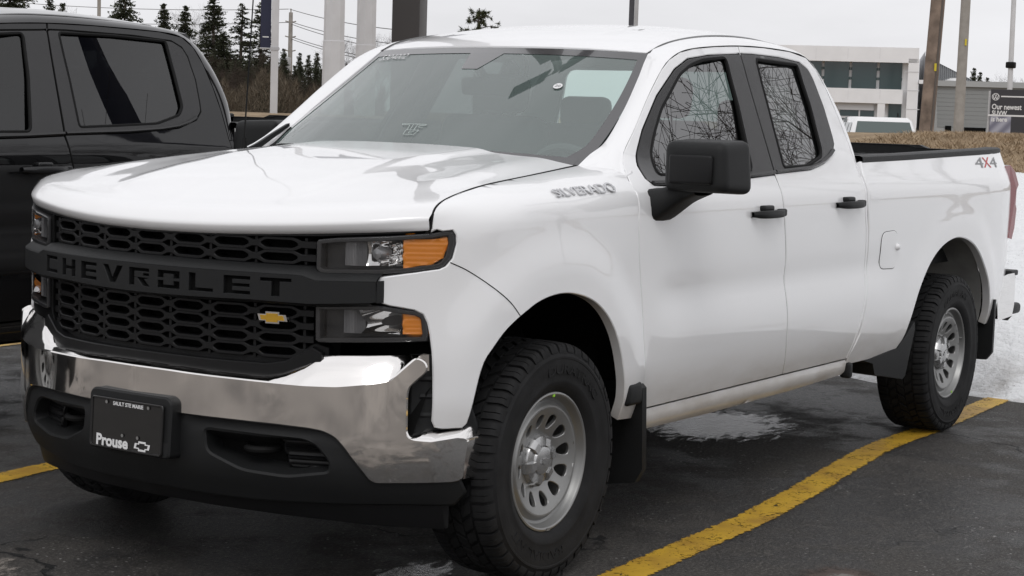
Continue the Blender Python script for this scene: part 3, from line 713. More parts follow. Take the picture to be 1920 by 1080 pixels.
    # dark core that closes the body behind the gaps
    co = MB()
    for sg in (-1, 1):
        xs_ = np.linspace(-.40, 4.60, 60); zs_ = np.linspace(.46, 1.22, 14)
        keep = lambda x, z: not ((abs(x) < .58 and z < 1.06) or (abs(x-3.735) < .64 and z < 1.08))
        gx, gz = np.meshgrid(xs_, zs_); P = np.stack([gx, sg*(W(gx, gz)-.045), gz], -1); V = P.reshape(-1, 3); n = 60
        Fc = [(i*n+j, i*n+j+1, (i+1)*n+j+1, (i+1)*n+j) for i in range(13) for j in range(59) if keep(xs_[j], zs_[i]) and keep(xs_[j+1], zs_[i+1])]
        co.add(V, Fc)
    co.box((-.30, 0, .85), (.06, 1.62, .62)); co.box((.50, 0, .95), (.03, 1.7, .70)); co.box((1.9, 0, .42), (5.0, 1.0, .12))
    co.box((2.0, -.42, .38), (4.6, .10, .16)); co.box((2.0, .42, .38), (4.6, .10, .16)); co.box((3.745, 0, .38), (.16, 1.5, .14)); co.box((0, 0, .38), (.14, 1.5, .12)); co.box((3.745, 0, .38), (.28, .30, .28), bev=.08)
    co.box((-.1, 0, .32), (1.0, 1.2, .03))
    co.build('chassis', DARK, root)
    # ---- bed
    BR = [(2.575,1.352),(2.70,1.354),(3.139,1.361),(3.887,1.377),(4.60,1.391),(4.665,1.391),(4.70,1.37),(4.715,1.30),(4.72,1.10),(4.715,.90),(4.70,.72),(4.66,.60),(4.60,.52),(4.52,.49),(4.31,.49),
          *[(float(a), float(b)) for a, b, c in spline([(4.310,.50,0),(4.292,.575,0),(4.235,.69,0),(4.14,.795,0),(4.02,.890,0),(3.881,.950,0),(3.72,.974,0),(3.571,.962,0),(3.429,.920,0),(3.31,.851,0),(3.206,.748,0),(3.135,.62,0),(3.09,.51,0),(3.065,.470,0)], 60)],(2.834,.452),(2.50,.455),(2.50,.50),(2.56,.592),(2.578,.70),(2.588,.888),(2.565,1.055),(2.545,1.151),(2.55,1.28)]
    if crew: BR = [(x+.23 if x < 2.9 else x, z) for x, z in BR]
    beds = pair('bed_side', lambda mb: panel(mb, inset(BR, .003), SIDE, res=.04, edge=.025, depth=.04, lip=.005), PAINT)
    FD = round_poly([(2.725,.870),(2.712,1.036),(2.90,1.040),(2.925,.93),(2.905,.864)], .05)
    if not dark:
        mb = MB(); e = inset(FD, .002); panel(mb, e, soff(.0035), res=.05, edge=.015, depth=.006, lip=.0015); mb.build('fuel_door', PAINT, beds[0])
        mb = MB(); q = resample(np.array(FD), .02); q = np.vstack([q, q[:1]]); mb.tube([tuple(a) for a in soff(.0005)(q[:, 0], q[:, 1])], .0018, 5, cap=False); mb.build('fuel_door_gap', RUB, beds[0])
        mb = MB(); q = SIDE(np.array([2.905]), np.array([.963]))[0]; bm = bmesh.new(); bmesh.ops.create_uvsphere(bm, u_segments=14, v_segments=10, radius=.016); bm.verts.index_update()
        mb.add([(v.co.x + q[0], v.co.y*.8 + q[1]-.006, v.co.z + q[2]) for v in bm.verts], [[v.index for v in f.verts] for f in bm.faces]); bm.free(); mb.build('fuel_door_bumper', WHITE, beds[0])
    def rail(mb):
        xs_ = np.linspace(2.585+XB, 4.69, 26); zz = np.interp(xs_, [2.575,2.70,3.139,3.887,4.60,4.70], [1.352,1.354,1.361,1.377,1.391,1.390]); o_ = -W(xs_, zz)
        pr = [(-.002, -.010), (-.006, .004), (-.003, .018), (.012, .024), (.075, .024), (.09, .016), (.092, -.05)]
        mb.grid(np.stack([np.stack([xs_, o_+a, zz+b], 1) for a, b in pr]), flip=False)
    pair('bed_rail_cap', rail, PLA)
    bd = MB()
    for sg in (-1, 1):
        bd.box(((2.60+XB+4.68)/2, sg*.80, 1.10), (4.68-2.60-XB, .03, .56)); bd.box(((2.60+XB+4.45)/2, sg*.83, 1.368), (4.45-2.60-XB, .08, .012))
        bd.box((3.745, sg*.70, .97), (.95, .22, .24), bev=.04)
    bd.box(((2.60+XB+4.68)/2, 0, .845), (4.68-2.60-XB, 1.62, .03)); bd.box((2.625+XB, 0, 1.10), (.03, 1.62, .52))
    bd.build('bed_liner', DASH if dark else PLA, root)
    tg = MB()
    def TG(y, z): return np.stack([4.70 - .05*(np.abs(y)/.9)**3 + .012*np.sin((z-.75)*8) + 0*y, y + 0*z, z + 0*y], -1)
    panel(tg, round_poly([(-.78,.78),(-.78,1.385),(-.42,1.39),(-.36,1.402),(.36,1.402),(.42,1.39),(.78,1.385),(.78,.78)], .02), TG, res=.06, depth=.05)
    tg.build('tailgate', PAINT, root)
    mb = MB(); mb.grid(np.array([[(4.645-.05*(abs(y)/.9)**3+dx, y, (1.395 if abs(y) > .44 else 1.412)+dz) for y in np.linspace(-.72, .72, 31)] for dx, dz in ((0, -.05), (0, 0), (.05, .0), (.062, -.008), (.05, -.02))])); mb.build('tailgate_cap', PLA, root)
    def tail(mb):
        P = [(4.645,.93),(4.645,1.315),(4.74,1.320),(4.785,1.285),(4.78,1.215),(4.742,1.19),(4.735,1.11),(4.755,1.085),(4.745,.98),(4.71,.92)]
        V = []
        for x, z in P: V += [(x, -(float(W(np.array(min(x, 4.655)), np.array(z))) + .003), z), (x, -.80, z)]
        n = len(P); mb.add(V, [tuple(2*i for i in range(n))[::-1]] + [(2*i, 2*((i+1) % n), 2*((i+1) % n)+1, 2*i+1) for i in range(n)])
        mb.add([(x, -.80, z) for x, z in P], [tuple(range(n))])
    pair('tail_lamp', tail, REDL)
    rb = MB(); yy = np.linspace(-.97, .97, 31); xr = 4.86 - .10*(np.abs(yy)/.97)**3
    rb.grid(np.array([np.stack([xr+dx, yy, 0*yy+z], 1) for dx, z in ((-.12, .735), (-.01, .735), (.012, .71), (.015, .56), (-.01, .50), (-.08, .48))]))
    for sg, c in ((-1, 0), (1, -1)): rb.add([(xr[c]+dx, yy[c], z) for dx, z in ((-.30, .72), (-.12, .735), (-.01, .735), (.015, .70), (.015, .56), (-.01, .50), (-.25, .49))], [tuple(range(7))])
    rb.build('rear_bumper', CHROME, root)
    mb = MB(); mb.box((4.80, 0, .742), (.12, 1.4, .014), bev=.005); 
    for sg in (-1, 1): mb.box((4.86, sg*.86, .53), (.16, .20, .06), bev=.02); mb.box((4.775, sg*.90, .733), (.12, .13, .03), bev=.008)
    mb.build('bumper_step', PLA, root)
    # ---- sills
    RK = [(.66,.4775),(2.485,.4775),(2.51,.455),(2.50,.43),(2.47,.412),(1.96,.397),(1.236,.391),(.684,.400),(.655,.42)]
    def ROCK(x, z): w = W(x, z) - .004 + .010*np.sin((z-.39)/.08*np.pi); return np.stack([x + 0*z, -w, z + 0*x], -1)
    pair('sill', lambda mb: panel(mb, sx(RK), ROCK, res=.02, edge=.03, depth=.025, lip=.002), PAINT)
    # ---- wheel arches, liners, mud flaps
    def liner(cx, r, x0, x1):
        def f(mb):
            th = np.linspace(R(-8), R(180), 28); rr = r + 0*th
            xx = cx + rr*np.cos(th); zz = .40 + rr*np.sin(th)*.97
            yo = -(W(np.clip(xx, -.50, 4.6), np.clip(zz, .45, 1.2)) - .045)
            mb.grid(np.array([np.stack([xx, yo*(1-k) - .56*k, zz], 1) for k in (0, .5, 1)]), flip=True)
            mb.add([(cx + r*math.cos(a), -.56, .40 + r*.97*math.sin(a)) for a in np.linspace(R(0), R(180), 28)], [tuple(range(28))])
        return f
    pair('front_wheel_liner', liner(-.005, .585, 0, 0), DARK)
    pair('rear_wheel_liner', liner(3.71, .60, 0, 0), GALV if not dark else DARK)
    if not dark:
        def rw_detail(mb):
            mb.box((3.60, -.62, .93), (.30, .05, .04), bev=.01); mb.box((3.78, -.63, .88), (.05, .06, .30), bev=.012); mb.box((3.70, -.615, .80), (.5, .03, .03), bev=.008)
        pair('inner_bed_bracing', rw_detail, GALV)
    def flap_f(mb):
        P = [(-1.012,.575),(-1.012,.285),(-.985,.235),(-.80,.20),(-.74,.22),(-.74,.60),(-.98,.605)]
        mb.prism(P, lambda y, z: (.545+.02*(z < .3), y, z), lambda y, z: (.575+.02*(z < .3), y, z))
        mb.box((.50, -.992, .56), (.10, .045, .08), bev=.015)
    pair('front_mud_flap', flap_f, PLA, 30)
    def flap_r(mb):
        P = [(-1.005,.62),(-1.005,.34),(-.975,.30),(-.74,.29),(-.74,.62)]
        mb.prism(P, lambda y, z: (4.335, y, z), lambda y, z: (4.36, y, z))
    def flap_g(mb):
        Q = [(3.17,.60),(3.20,.56),(3.20,.335),(3.17,.32),(2.83,.375),(2.80,.43),(2.70,.452),(3.06,.478),(3.10,.53)]
        mb.prism(Q, lambda x, z: (x, -(float(W(np.array(x), np.array(max(z, .45)))) + .006), z), lambda x, z: (x, -.80, z))
    pair('rear_mud_flap', flap_r, PLA, 30); pair('arch_guard', flap_g, PLA, 30)
    mb = MB(); mb.box((2.51+XB, -.95, .43), (.04, .05, .07), bev=.012); mb.build('sill_end_cap', PLA, root)
    # ---- wheels
    steer = 0
    for cx in (0.0, 3.745):
        for sd_ in (0, 1):
            w = bpy.data.objects.new('wheel', None); COL.objects.link(w); w.parent = root; w.location = (cx, -.8725 if sd_ == 0 else .8725, .392); w.empty_display_size = .1
            w.rotation_euler = (0, R({0: 0, 3.745: 158}[cx] + 40*sd_), R(180 if sd_ else 0))
            for nm, me in wheel_mats: 
                if nm == 'inspection_sticker' and sd_: continue
                o = bpy.data.objects.new(nm, me); COL.objects.link(o); o.parent = w
    return dict(root=root, fenders=fenders, beds=beds, fd=fd, ws=wso)

def spline_key(ii, oo, n):
    """spline of ii sampled so that its key points line up with the key points of oo"""
    L_ = np.concatenate([[0], np.cumsum(np.linalg.norm(np.diff(oo, axis=0), axis=1))]); L_ /= L_[-1]
    P = [2*ii[0]-ii[1]] + list(ii) + [2*ii[-1]-ii[-2]]; outp = []
    for t in np.linspace(0, 1, n):
        i = min(int(np.searchsorted(L_, t, side='right'))-1, len(L_)-2); u = (t-L_[i])/(L_[i+1]-L_[i]+1e-12); a, b, c, d = P[i], P[i+1], P[i+2], P[i+3]
        outp.append(.5*((2*b) + (c-a)*u + (2*a-5*b+4*c-d)*u*u + (3*b-a-3*c+d)*u**3))
    return np.array(outp)
# ------------------------------------------------------------------ front end (grille, lamps, bumper)
def FR_(off, lean=0): return lambda y, z: np.stack([PLAN(np.abs(y)) + off + lean*(np.asarray(z)-.9) + 0*z, y + 0*z, z + 0*y], -1)
def both(P):          # a half outline from y=0 outwards (y<0), top first; returns the closed outline across the car
    return list(P) + [(-y, z) for y, z in reversed(P) if abs(y) > 1e-6]
LETTERS = {  # block capitals on a 5 x 7 grid, holes cut through the bar (o = origin at lower left)
 'C': [[(0,0),(5,0),(5,1.6),(1.5,1.6),(1.5,5.4),(5,5.4),(5,7),(0,7)]],
 'H': [[(0,0),(1.5,0),(1.5,2.7),(3.5,2.7),(3.5,0),(5,0),(5,7),(3.5,7),(3.5,4.3),(1.5,4.3),(1.5,7),(0,7)]],
 'E': [[(0,0),(5,0),(5,1.5),(1.7,1.5),(1.7,2.8),(4.9,2.8),(4.9,4.2),(1.7,4.2),(1.7,5.5),(5,5.5),(5,7),(0,7)]],
 'V': [[(1.8,0),(3.3,0),(5.3,7),(3.7,7),(2.55,2.4),(1.4,7),(-.2,7)]],
 'R': [[(0,0),(1.5,0),(1.5,3.0),(2.2,3.0),(3.6,0),(5.2,0),(3.9,2.7),(5,3.1),(5,3.4),(1.5,3.4),(1.5,5.5),(5,5.5),(5,7),(0,7)], [(3.6,3.9),(5,3.9),(5,5.1),(3.6,5.1)]],
 'O': [[(0,0),(5,0),(5,3.1),(3.6,3.1),(3.6,1.5),(1.4,1.5),(1.4,3.1),(0,3.1)], [(0,3.9),(1.4,3.9),(1.4,5.5),(3.6,5.5),(3.6,3.9),(5,3.9),(5,7),(0,7)]],
 'L': [[(0,0),(5,0),(5,1.5),(1.5,1.5),(1.5,7),(0,7)]],
 'T': [[(1.75,0),(3.25,0),(3.25,5.5),(5.2,5.5),(5.2,7),(-.2,7),(-.2,5.5),(1.75,5.5)]]}
def build_front(root, PAINT, hood_dark=False, emblem_only=False, marks=True):
    # ---- upper and lower grille: rows of elongated hexagon frames linked by short bars
    gr = MB()
    def row(zc, hh, ymax, off=.022):
        c = np.arange(-3, 4)*.1525
        up = []; dn = []
        xs = [-ymax]
        top = [(-ymax, .0095)]
        for q in c:
            for d, h in ((-.068, .0085), (-.044, hh), (.044, hh), (.068, .0085)):
                if abs(q+d) < ymax: top.append((q+d, h))
        top.append((ymax, .0095))
        poly = [(y, zc+h) for y, h in top] + [(y, zc-h) for y, h in top[::-1]]
        holes = []
        for q in c:
            if abs(q)+.05 < ymax: holes.append(round_poly([(q-.058, zc-.004), (q-.042, zc-hh+.0055), (q+.042, zc-hh+.0055), (q+.058, zc-.004), (q+.058, zc+.004), (q+.042, zc+hh-.0055), (q-.042, zc+hh-.0055), (q-.058, zc+.004)], .008, 3))
        panel(gr, poly, FR_(off), holes, res=.03, edge=.02, depth=.055, lip=.002, flip=True)
    for zc in (1.100, 1.060): row(zc, .0190, .568)
    for zc in (.893, .853, .813, .773): row(zc, .0190, .565)
    for yb_ in np.arange(-3.5, 4)*.1525:
        for z0, z1 in ((1.04, 1.12), (.75, .915)):
            gr.box((float(PLAN(abs(yb_)))+.055, yb_, (z0+z1)/2), (.05, .010, z1-z0))
    gro = gr.build('grille', PLG, root, 35)
    bk = MB(); panel(bk, [(-.60,.72),(-.60,1.13),(.60,1.13),(.60,.72)], FR_(.085), res=.1, depth=.01, flip=True); bk.build('radiator_screen', DARK, gro)
    # surround: gap filler under the hood lip, round the lamps and above the bumper
    sr = MB()
    for sg in (-1, 1):
        P = [(-.555,1.126),(-.555,1.03),(-.585,1.008),(-.585,.94),(-.56,.915),(-.56,.80),(-.53,.755),(-.49,.725),(-.45,.712),(-.44,.700),(-.60,.700),(-.62,.775),(-.875,.785),(-.875,.83),(-.60,.803),(-.582,.81),(-.577,.925),(-.76,.935),(-.76,1.015),(-.60,1.010),(-.577,1.03),(-.577,1.122)]
        panel(sr, [(y*-sg*-1 if sg < 0 else -y, z) for y, z in P], FR_(.012), res=.04, edge=.03, depth=.06, lip=.003, flip=True)
    lw = both([(0,.752),(-.30,.752),(-.50,.757),(-.56,.80),(-.60,.79),(-.60,.69),(0,.69)])
    panel(sr, lw, FR_(.035, .0), res=.05, depth=.04, lip=.003, flip=True)
    lw = both([(0,.735),(-.30,.733),(-.44,.733),(-.50,.745),(-.575,.790),(-.60,.775),(-.60,.66),(0,.66)])
    panel(sr, lw, FR_(.000, 0), res=.05, depth=.05, lip=.003, flip=True)
    tp = both([(0,1.142),(-.30,1.147),(-.6,1.162),(-.855,1.180),(-.86,1.156),(-.80,1.147),(-.59,1.13),(-.55,1.128),(-.3,1.118),(0,1.112)])
    panel(sr, tp, FR_(.020), res=.04, depth=.04, lip=.002, flip=True)
    sr.build('grille_surround', PLG, gro, 35)
    # ---- cross bar with the cut-out letters
    bar = MB()
    BP = both([(0,1.0155),(-.286,1.0150),(-.457,1.0140),(-.555,1.0130),(-.600,.999),(-.762,1.003),(-.764,.940),(-.745,.936),(-.583,.926),(-.404,.930),(-.089,.925),(0,.925)])
    words = 'CHEVROLET'; cw = 1.088/9; holes = []
    if marks:
        for i, ch in enumerate(words):
            yc = .5*1.088 - cw*(i+.5); w_ = cw*.72
            for P in LETTERS[ch]: holes.append([(yc - (x-2.5)/5*w_, .9445 + z/7*.0565) for x, z in P])
    panel(bar, inset(BP, .002), FR_(-.030), holes, res=.03, edge=.03, depth=.018, lip=.0012, flip=True)
    top = [(0,1.0155),(-.286,1.0150),(-.457,1.0140),(-.555,1.0130),(-.600,.999),(-.762,1.003)]
    full = [(-y, z) for y, z in top[::-1]] + top[1:]
    q = resample_open(full, .03)
    bar.grid(np.stack([FR_(-.030)(q[:, 0], q[:, 1]), FR_(-.026)(q[:, 0], q[:, 1]+.006), FR_(.004)(q[:, 0], q[:, 1]+.022), FR_(.05)(q[:, 0], q[:, 1]+.026)]), flip=False)
    bot = [(0,.925),(-.089,.925),(-.404,.930),(-.583,.926),(-.745,.936)]; full = [(-y, z) for y, z in bot[::-1]] + bot[1:]; q = resample_open(full, .03)
    bar.grid(np.stack([FR_(-.029)(q[:, 0], q[:, 1]), FR_(.0)(q[:, 0], q[:, 1]-.010), FR_(.05)(q[:, 0], q[:, 1]-.012)]), flip=True)
    for sg in (-1, 1):
        zz = np.linspace(.938, 1.004, 5); bar.grid(np.stack([FR_(-.030)(sg*.763+0*zz, zz), FR_(.02)(sg*.768+0*zz, zz)]), flip=sg > 0)
    bar.build('grille_bar', PLA, root, 35)
    bb = MB(); panel(bb, [(-.60,.935),(-.60,1.008),(.60,1.008),(.60,.935)], FR_(-.013), res=.06, depth=.004, flip=True); bb.build('bar_mesh', DARK, gro)
    # gold emblem low on the driver side of the lower grille
    if marks:
        bo = bowtie(.092, .036); bo2 = bowtie(.074, .0265)
        f = lambda off: (lambda a, b: tuple(FR_(off)(np.array([-.452+a]), np.array([.876+b]))[0]))
        mb = MB(); mb.prism(bo, f(.018), f(.006)); e = mb.build('emblem', CHROME, gro, 20)
        mb = MB(); mb.prism(bo2, f(.008), f(.003)); mb.build('emblem_centre', GOLD, e, 20)
    # ---- lamps
    HU = [(-.580,1.112),(-.585,1.119),(-.637,1.126),(-.788,1.138),(-.868,1.148),(-.890,1.154),(-.908,1.156),(-.914,1.146),(-.916,1.119),(-.910,1.076),(-.898,1.054),(-.886,1.044),(-.819,1.030),(-.750,1.022),(-.596,1.017),(-.580,1.030)]
    HL = [(-.580,.918),(-.585,.922),(-.745,.929),(-.840,.913),(-.857,.902),(-.862,.888),(-.866,.844),(-.862,.822),(-.592,.809),(-.582,.815)]
    for sg in (-1, 1):
        M_ = (lambda P: list(P)) if sg < 0 else (lambda P: [(-y, z) for y, z in P])
        for nm, OUTL, am, chx in (('headlamp', HU, [(-.803,1.124),(-.894,1.134),(-.896,1.118),(-.886,1.075),(-.865,1.057),(-.803,1.042)], ((1.124, 1.042), )), ('lower_headlamp', HL, [(-.806,.915),(-.846,.908),(-.856,.895),(-.861,.847),(-.806,.843)], ((.918, .838),))):
            hs_ = MB(); panel(hs_, M_(inset(OUTL, .002)), FR_(.004), [M_(inset(OUTL, .011))], res=.03, edge=.02, depth=.05, lip=.002, flip=True)
            panel(hs_, M_(inset(OUTL, -.002)), FR_(.062), res=.03, edge=.03, depth=.004, flip=True)
            h = hs_.build(nm, MATS['lamp_housing'], root, 35)
            zt_, zb_ = chx[0]
            # ribbed prism block next to the dark inner bezel
            rb = MB(); ys = np.linspace(-.648, -.708, 73)
            rb.grid(np.array([[tuple(FR_(.030 + .0035*math.sin((y+.648)*2*math.pi/.0042))(np.array([y*(-sg)]), np.array([z]))[0]) for y in ys] for z in np.linspace(zb_+.002, zt_-.004, 3)]), flip=sg > 0)
            rb.build('ribbed_prism', MATS['lamp_ribbed'], h, 60)
            # chrome reflector bowl with facets
            rf = MB(); yy = np.linspace(-.708, -.800, 25); zz = np.linspace(zb_+.004, zt_-.004, 21)
            def dep(y, z):
                u_ = (y+.752)/.046; w_ = (z-(zb_+zt_)/2)/((zt_-zb_)/2)
                d = .058 - .030*min(1.3, u_*u_) - .014*w_*w_
                if nm == 'headlamp': d += .006*math.sin(w_*9 + u_*3) * (u_ < .3) + .004*math.sin(u_*14)
                else: d += .016*math.cos(w_*3.1 + .9*u_) - .010*u_
                return d
            rf.grid(np.array([[tuple(FR_(dep(y, z))(np.array([y*(-sg)]), np.array([z]))[0]) for y in yy] for z in zz]), flip=sg > 0)
            rf.build('reflector', CHROME, h, 25)
            if nm == 'headlamp':
                bl = MB(); P0 = FR_(.026)(np.array([-.738*(-sg)]), np.array([(zb_+zt_)/2]))[0]
                bl.lathe([(0, -.014), (.016, -.010), (.022, .004), (.020, .04)], 20); 
                for q in bl.v: q[:, [0, 1]] = q[:, [1, 0]]; q += P0
                bl.build('bulb_shield', MATS['lamp_ribbed'], h)
            ab = MB(); panel(ab, M_(am), lambda y, z: FR_(.016)(y, z) + np.stack([.0022*np.sin(np.asarray(z)*2*np.pi/.0095), 0*y, 0*z], -1), res=.0055, edge=.008, depth=.03, lip=.002, flip=True)
            ab.build('turn_signal', MATS['amber_lens'], h, 60)
            ln = MB(); panel(ln, M_(inset(OUTL, .0035)), FR_(.001), res=.03, edge=.02, depth=.004, lip=.002, flip=True)
            ln.build('lens', MATS['lamp_glass'], h, 40)
    # ---- bumper: chrome face bar with shelf, tips and tails
    off = -.045
    FOLD = [(0,.694),(-.144,.693),(-.334,.688),(-.448,.685),(-.579,.681),(-.672,.683),(-.774,.697),(-.806,.705)]
    TOPB = [(0,.713),(-.144,.710),(-.327,.705),(-.449,.703),(-.495,.716),(-.557,.750),(-.585,.768),(-.860,.781)]
    face = FOLD + [(-.862,.775),(-.880,.762),(-.884,.738),(-.858,.705),(-.846,.689),(-.842,.665),(-.843,.55),(-.848,.535),(-.860,.527),(-.897,.522),(-.946,.533),(-.960,.527),(-.962,.505),(-.952,.403),(-.938,.394),(-.77,.394),(-.758,.402),(-.745,.426),(-.697,.505),(-.672,.534),(-.638,.550),(-.597,.556),(-.499,.562),(-.388,.565),(-.27,.567),(0,.570)]
    bu = MB(); BS = lambda d: (lambda y, z: np.stack([PLAN(np.minimum(np.abs(y), .99)) + off + d + .020*np.clip((.52-np.asarray(z))/.13, 0, 1)**2 + 0*z, y + 0*z, z + 0*y], -1))
    panel(bu, both(FOLD) if False else [tuple(q) for q in round_poly(both(face), .012, 3)], BS(0), res=.022, edge=.018, depth=.05, lip=.004, flip=True)
    def ribbon(A, B, steps, fa, fb, flip=True):
        a = np.vstack([fa(A[:, 0], A[:, 1])]); b = fb(B[:, 0], B[:, 1])
        rows_ = []
        for k in np.linspace(0, 1, steps):
            p = a*(1-k) + b*k; p[:, 2] += .010*math.sin(k*math.pi)*.8; rows_.append(p)
        bu.grid(np.array(rows_), flip=flip)
    m = 81
    A = resample_n(both_open(FOLD + [(-.862,.775)]), m); B = resample_n(both_open(TOPB + [(-.868,.779)]), m)
    # match the two curves by lateral position
    yA = np.linspace(-.862, .862, m); zA = np.interp(yA, [p[0] for p in both_open(FOLD + [(-.862,.775)])][::-1], [p[1] for p in both_open(FOLD + [(-.862,.775)])][::-1])
    tb = both_open(TOPB); zB = np.interp(yA, [p[0] for p in tb][::-1], [p[1] for p in tb][::-1])
    ribbon(np.stack([yA, zA], 1), np.stack([yA, np.maximum(zB, zA+.004)], 1), 6, BS(0), BS(.062))
    bu.grid(np.stack([BS(.062)(yA, np.maximum(zB, zA+.004)), BS(.066)(yA, np.maximum(zB, zA+.004)-.05)]), flip=True)
    for sg in (-1, 1):   # shelf of the low tail at the corner, swept back round the wheel
        ys = np.linspace(.845, .962, 24); zs_ = np.interp(ys, [.845,.850,.862,.897,.946,.957,.962], [.545,.536,.529,.524,.534,.531,.526])
        a = BS(-.003)(ys*sg, zs_ - .003); rws = [a]
        for k, dz in ((.006, .006), (.03, .018), (.06, .028), (.09, .030), (.10, .01)): q = a.copy(); q[:, 0] += k; q[:, 1] -= sg*k*.08; q[:, 2] += dz*np.clip(np.minimum((ys-.845)/.02, (.962-ys)/.010), 0, 1); rws.append(q)
        bu.grid(np.array(rws), flip=sg < 0)
        zz = np.linspace(.400, .527, 8); e = BS(0)(sg*np.interp(zz, [.40,.505,.527], [.952,.962,.960]), zz); e2 = e.copy(); e2[:, 0] += .14; e2[:, 1] -= sg*.004
        bu.grid(np.stack([e, (e+e2)/2 + np.array([0, sg*.004, 0]), e2]), flip=sg > 0)
    bump = bu.build('front_bumper', MATS['bumper_chrome'], root, 38)
    # black step insert behind the corner notch
    for sg in (-1, 1):
        si = MB(); P = [(-.825,.775),(-.905,.775),(-.93,.70),(-.955,.56),(-.955,.528),(-.825,.528)]
        panel(si, [(y*(-sg), z) for y, z in P], FR_(.022), res=.03, edge=.03, depth=.03, flip=True)
        for zz in (.705, .652, .595): 
            yy = np.linspace(.845, .93, 6); si.grid(np.stack([FR_(.022)(sg*yy, 0*yy+zz-.008), FR_(.012)(sg*yy, 0*yy+zz), FR_(.022)(sg*yy, 0*yy+zz+.008)]), flip=sg > 0)
        si.build('corner_step_pad', PLA, root, 30)
    # ---- lower valance with tow hook recesses
    va = MB(); VS = lambda d: (lambda y, z: np.stack([PLAN(np.minimum(np.abs(y), .99)) - .027 + d + .03*np.clip((np.asarray(z)-.522)/.06, 0, 1)*(np.abs(y) > .2) + .10*np.clip((.46-np.asarray(z))/.14, 0, 1)**2*.5 + 0*z, y + 0*z, z + 0*y], -1))
    HO = round_poly([(-.255,.530),(-.575,.519),(-.612,.502),(-.652,.452),(-.648,.415),(-.52,.392),(-.382,.402),(-.265,.452)], .025)
    VP = [(0,.590),(-.27,.580),(-.39,.578),(-.50,.575),(-.60,.570),(-.645,.562),(-.682,.545),(-.71,.51),(-.755,.430),(-.775,.406),(-.940,.402),(-.945,.355),(-.92,.318),(-.79,.322),(-.40,.312),(0,.318)]
    panel(va, both(VP), VS(0), [HO, [(-y, z) for y, z in HO]], res=.025, edge=.02, depth=.10, lip=.006, flip=True)
    # soft chamfer under the chrome
    vo = va.build('front_valance', PLA, root, 38)
    for sg in (-1, 1):
        rc = MB(); panel(rc, [(y*(-sg), z) for y, z in inset(HO, -.012)], VS(.095), res=.05, depth=.004, flip=True); rc.build('recess_panel', DARK, vo)
    for sg in (-1, 1):
        rb = MB(); panel(rb, [(y*(-sg), z) for y, z in [(-.475,.520),(-.585,.512),(-.640,.452),(-.638,.424),(-.505,.416)]], lambda y, z: VS(.055)(y, z) + np.stack([.004*np.sin(np.asarray(z)*2*np.pi/.0125), 0*y, 0*z], -1), res=.005, edge=.01, depth=.02, flip=True)
        rb.build('fog_lamp_blank', PLG, vo, 60)
        tk = MB(); P0 = VS(.045)(np.array([sg*.395]), np.array([.468]))[0]
        lp = [(P0[0] + .045 - .055*math.cos(a), P0[1] + .050*math.sin(a), P0[2]) for a in np.linspace(R(-125), R(125), 16)]
        tk.tube([(lp[0][0]+.05, lp[0][1], lp[0][2]+.01)] + lp + [(lp[-1][0]+.05, lp[-1][1], lp[-1][2]+.01)], .011, 8); tk.build('tow_hook', RUB, vo)
    ad = MB()
    yy = np.linspace(-.89, .89, 61); a = np.abs(yy); zb_ = .236 + .045*(1-(a/.89)**2)*.75
    pf = lambda d, z: np.stack([PLAN(a) + d, yy, 0*yy+z], 1)
    ad.grid(np.array([pf(.03, .335), pf(.035, .315), pf(.055, zb_+.012), pf(.06, zb_), pf(.075, zb_), pf(.075, .33)])); ad.build('air_dam', PLG, root, 30)
    if not marks: return
    # ---- number plate holder and dealer plate
    bk = MB(); L_ = round_poly([(-.172,.596),(-.156,.608),(.156,.608),(.172,.596),(.170,.428),(-.170,.428)], .012)
    PL = lambda d: (lambda y, z: np.stack([-.917 + d + .05*(np.asarray(z)-.52) + .12*np.asarray(y)**2 + 0*z, y + 0*z, z + 0*y], -1))
    panel(bk, L_, PL(0), res=.05, edge=.02, depth=.075, lip=.006, flip=True); bk.build('plate_bracket', PLA, root, 35)
    PP = round_poly([(-.153,.588),(.153,.588),(.153,.432),(-.153,.432)], .010)
    pl = MB(); panel(pl, PP, PL(-.009), res=.06, edge=.02, depth=.006, lip=.001, flip=True); plo = pl.build('dealer_plate', MATS['plate_face'], root, 35)
    fm = MB(); q = resample(np.array(inset(PP, .002)), .015); q = np.vstack([q, q[:1]]); fm.tube([tuple(p_) for p_ in PL(-.010)(q[:, 0], q[:, 1])], .0035, 6, cap=False); fm.build('plate_frame', TRIM, plo)
    def put(mb, V, Fc, y0, z0, d): mb.add(PL(d)(y0 - V[:, 0], z0 + V[:, 1]) - np.stack([V[:, 2], 0*V[:, 0], 0*V[:, 0]], 1), Fc)
    tx = MB(); V, Fc = fit_text('SAULT STE MARIE', .130, .0125, .02, .0004); put(tx, V, Fc, -.008, .5745, -.0108); tx.build('plate_town_name', WTXT, plo, None); tx = MB()
    V, Fc = fit_text('Prouse', .140, .037, .035, .0004); put(tx, V, Fc, .055, .4545, -.0108)
    o_ = bowtie(.068, .031); i_ = bowtie(.050, .0185); n_ = len(o_)
    for P_, Q_ in ((o_, i_),):
        Vv = [(x, z, 0.0004) for x, z in P_] + [(x, z, .0004) for x, z in Q_]; put(tx, np.array(Vv), [(i, (i+1) % n_, n_+(i+1) % n_, n_+i) for i in range(n_)], -.075, .4535, -.0108)
    tx.build('plate_dealer_name', WTXT, plo, None)
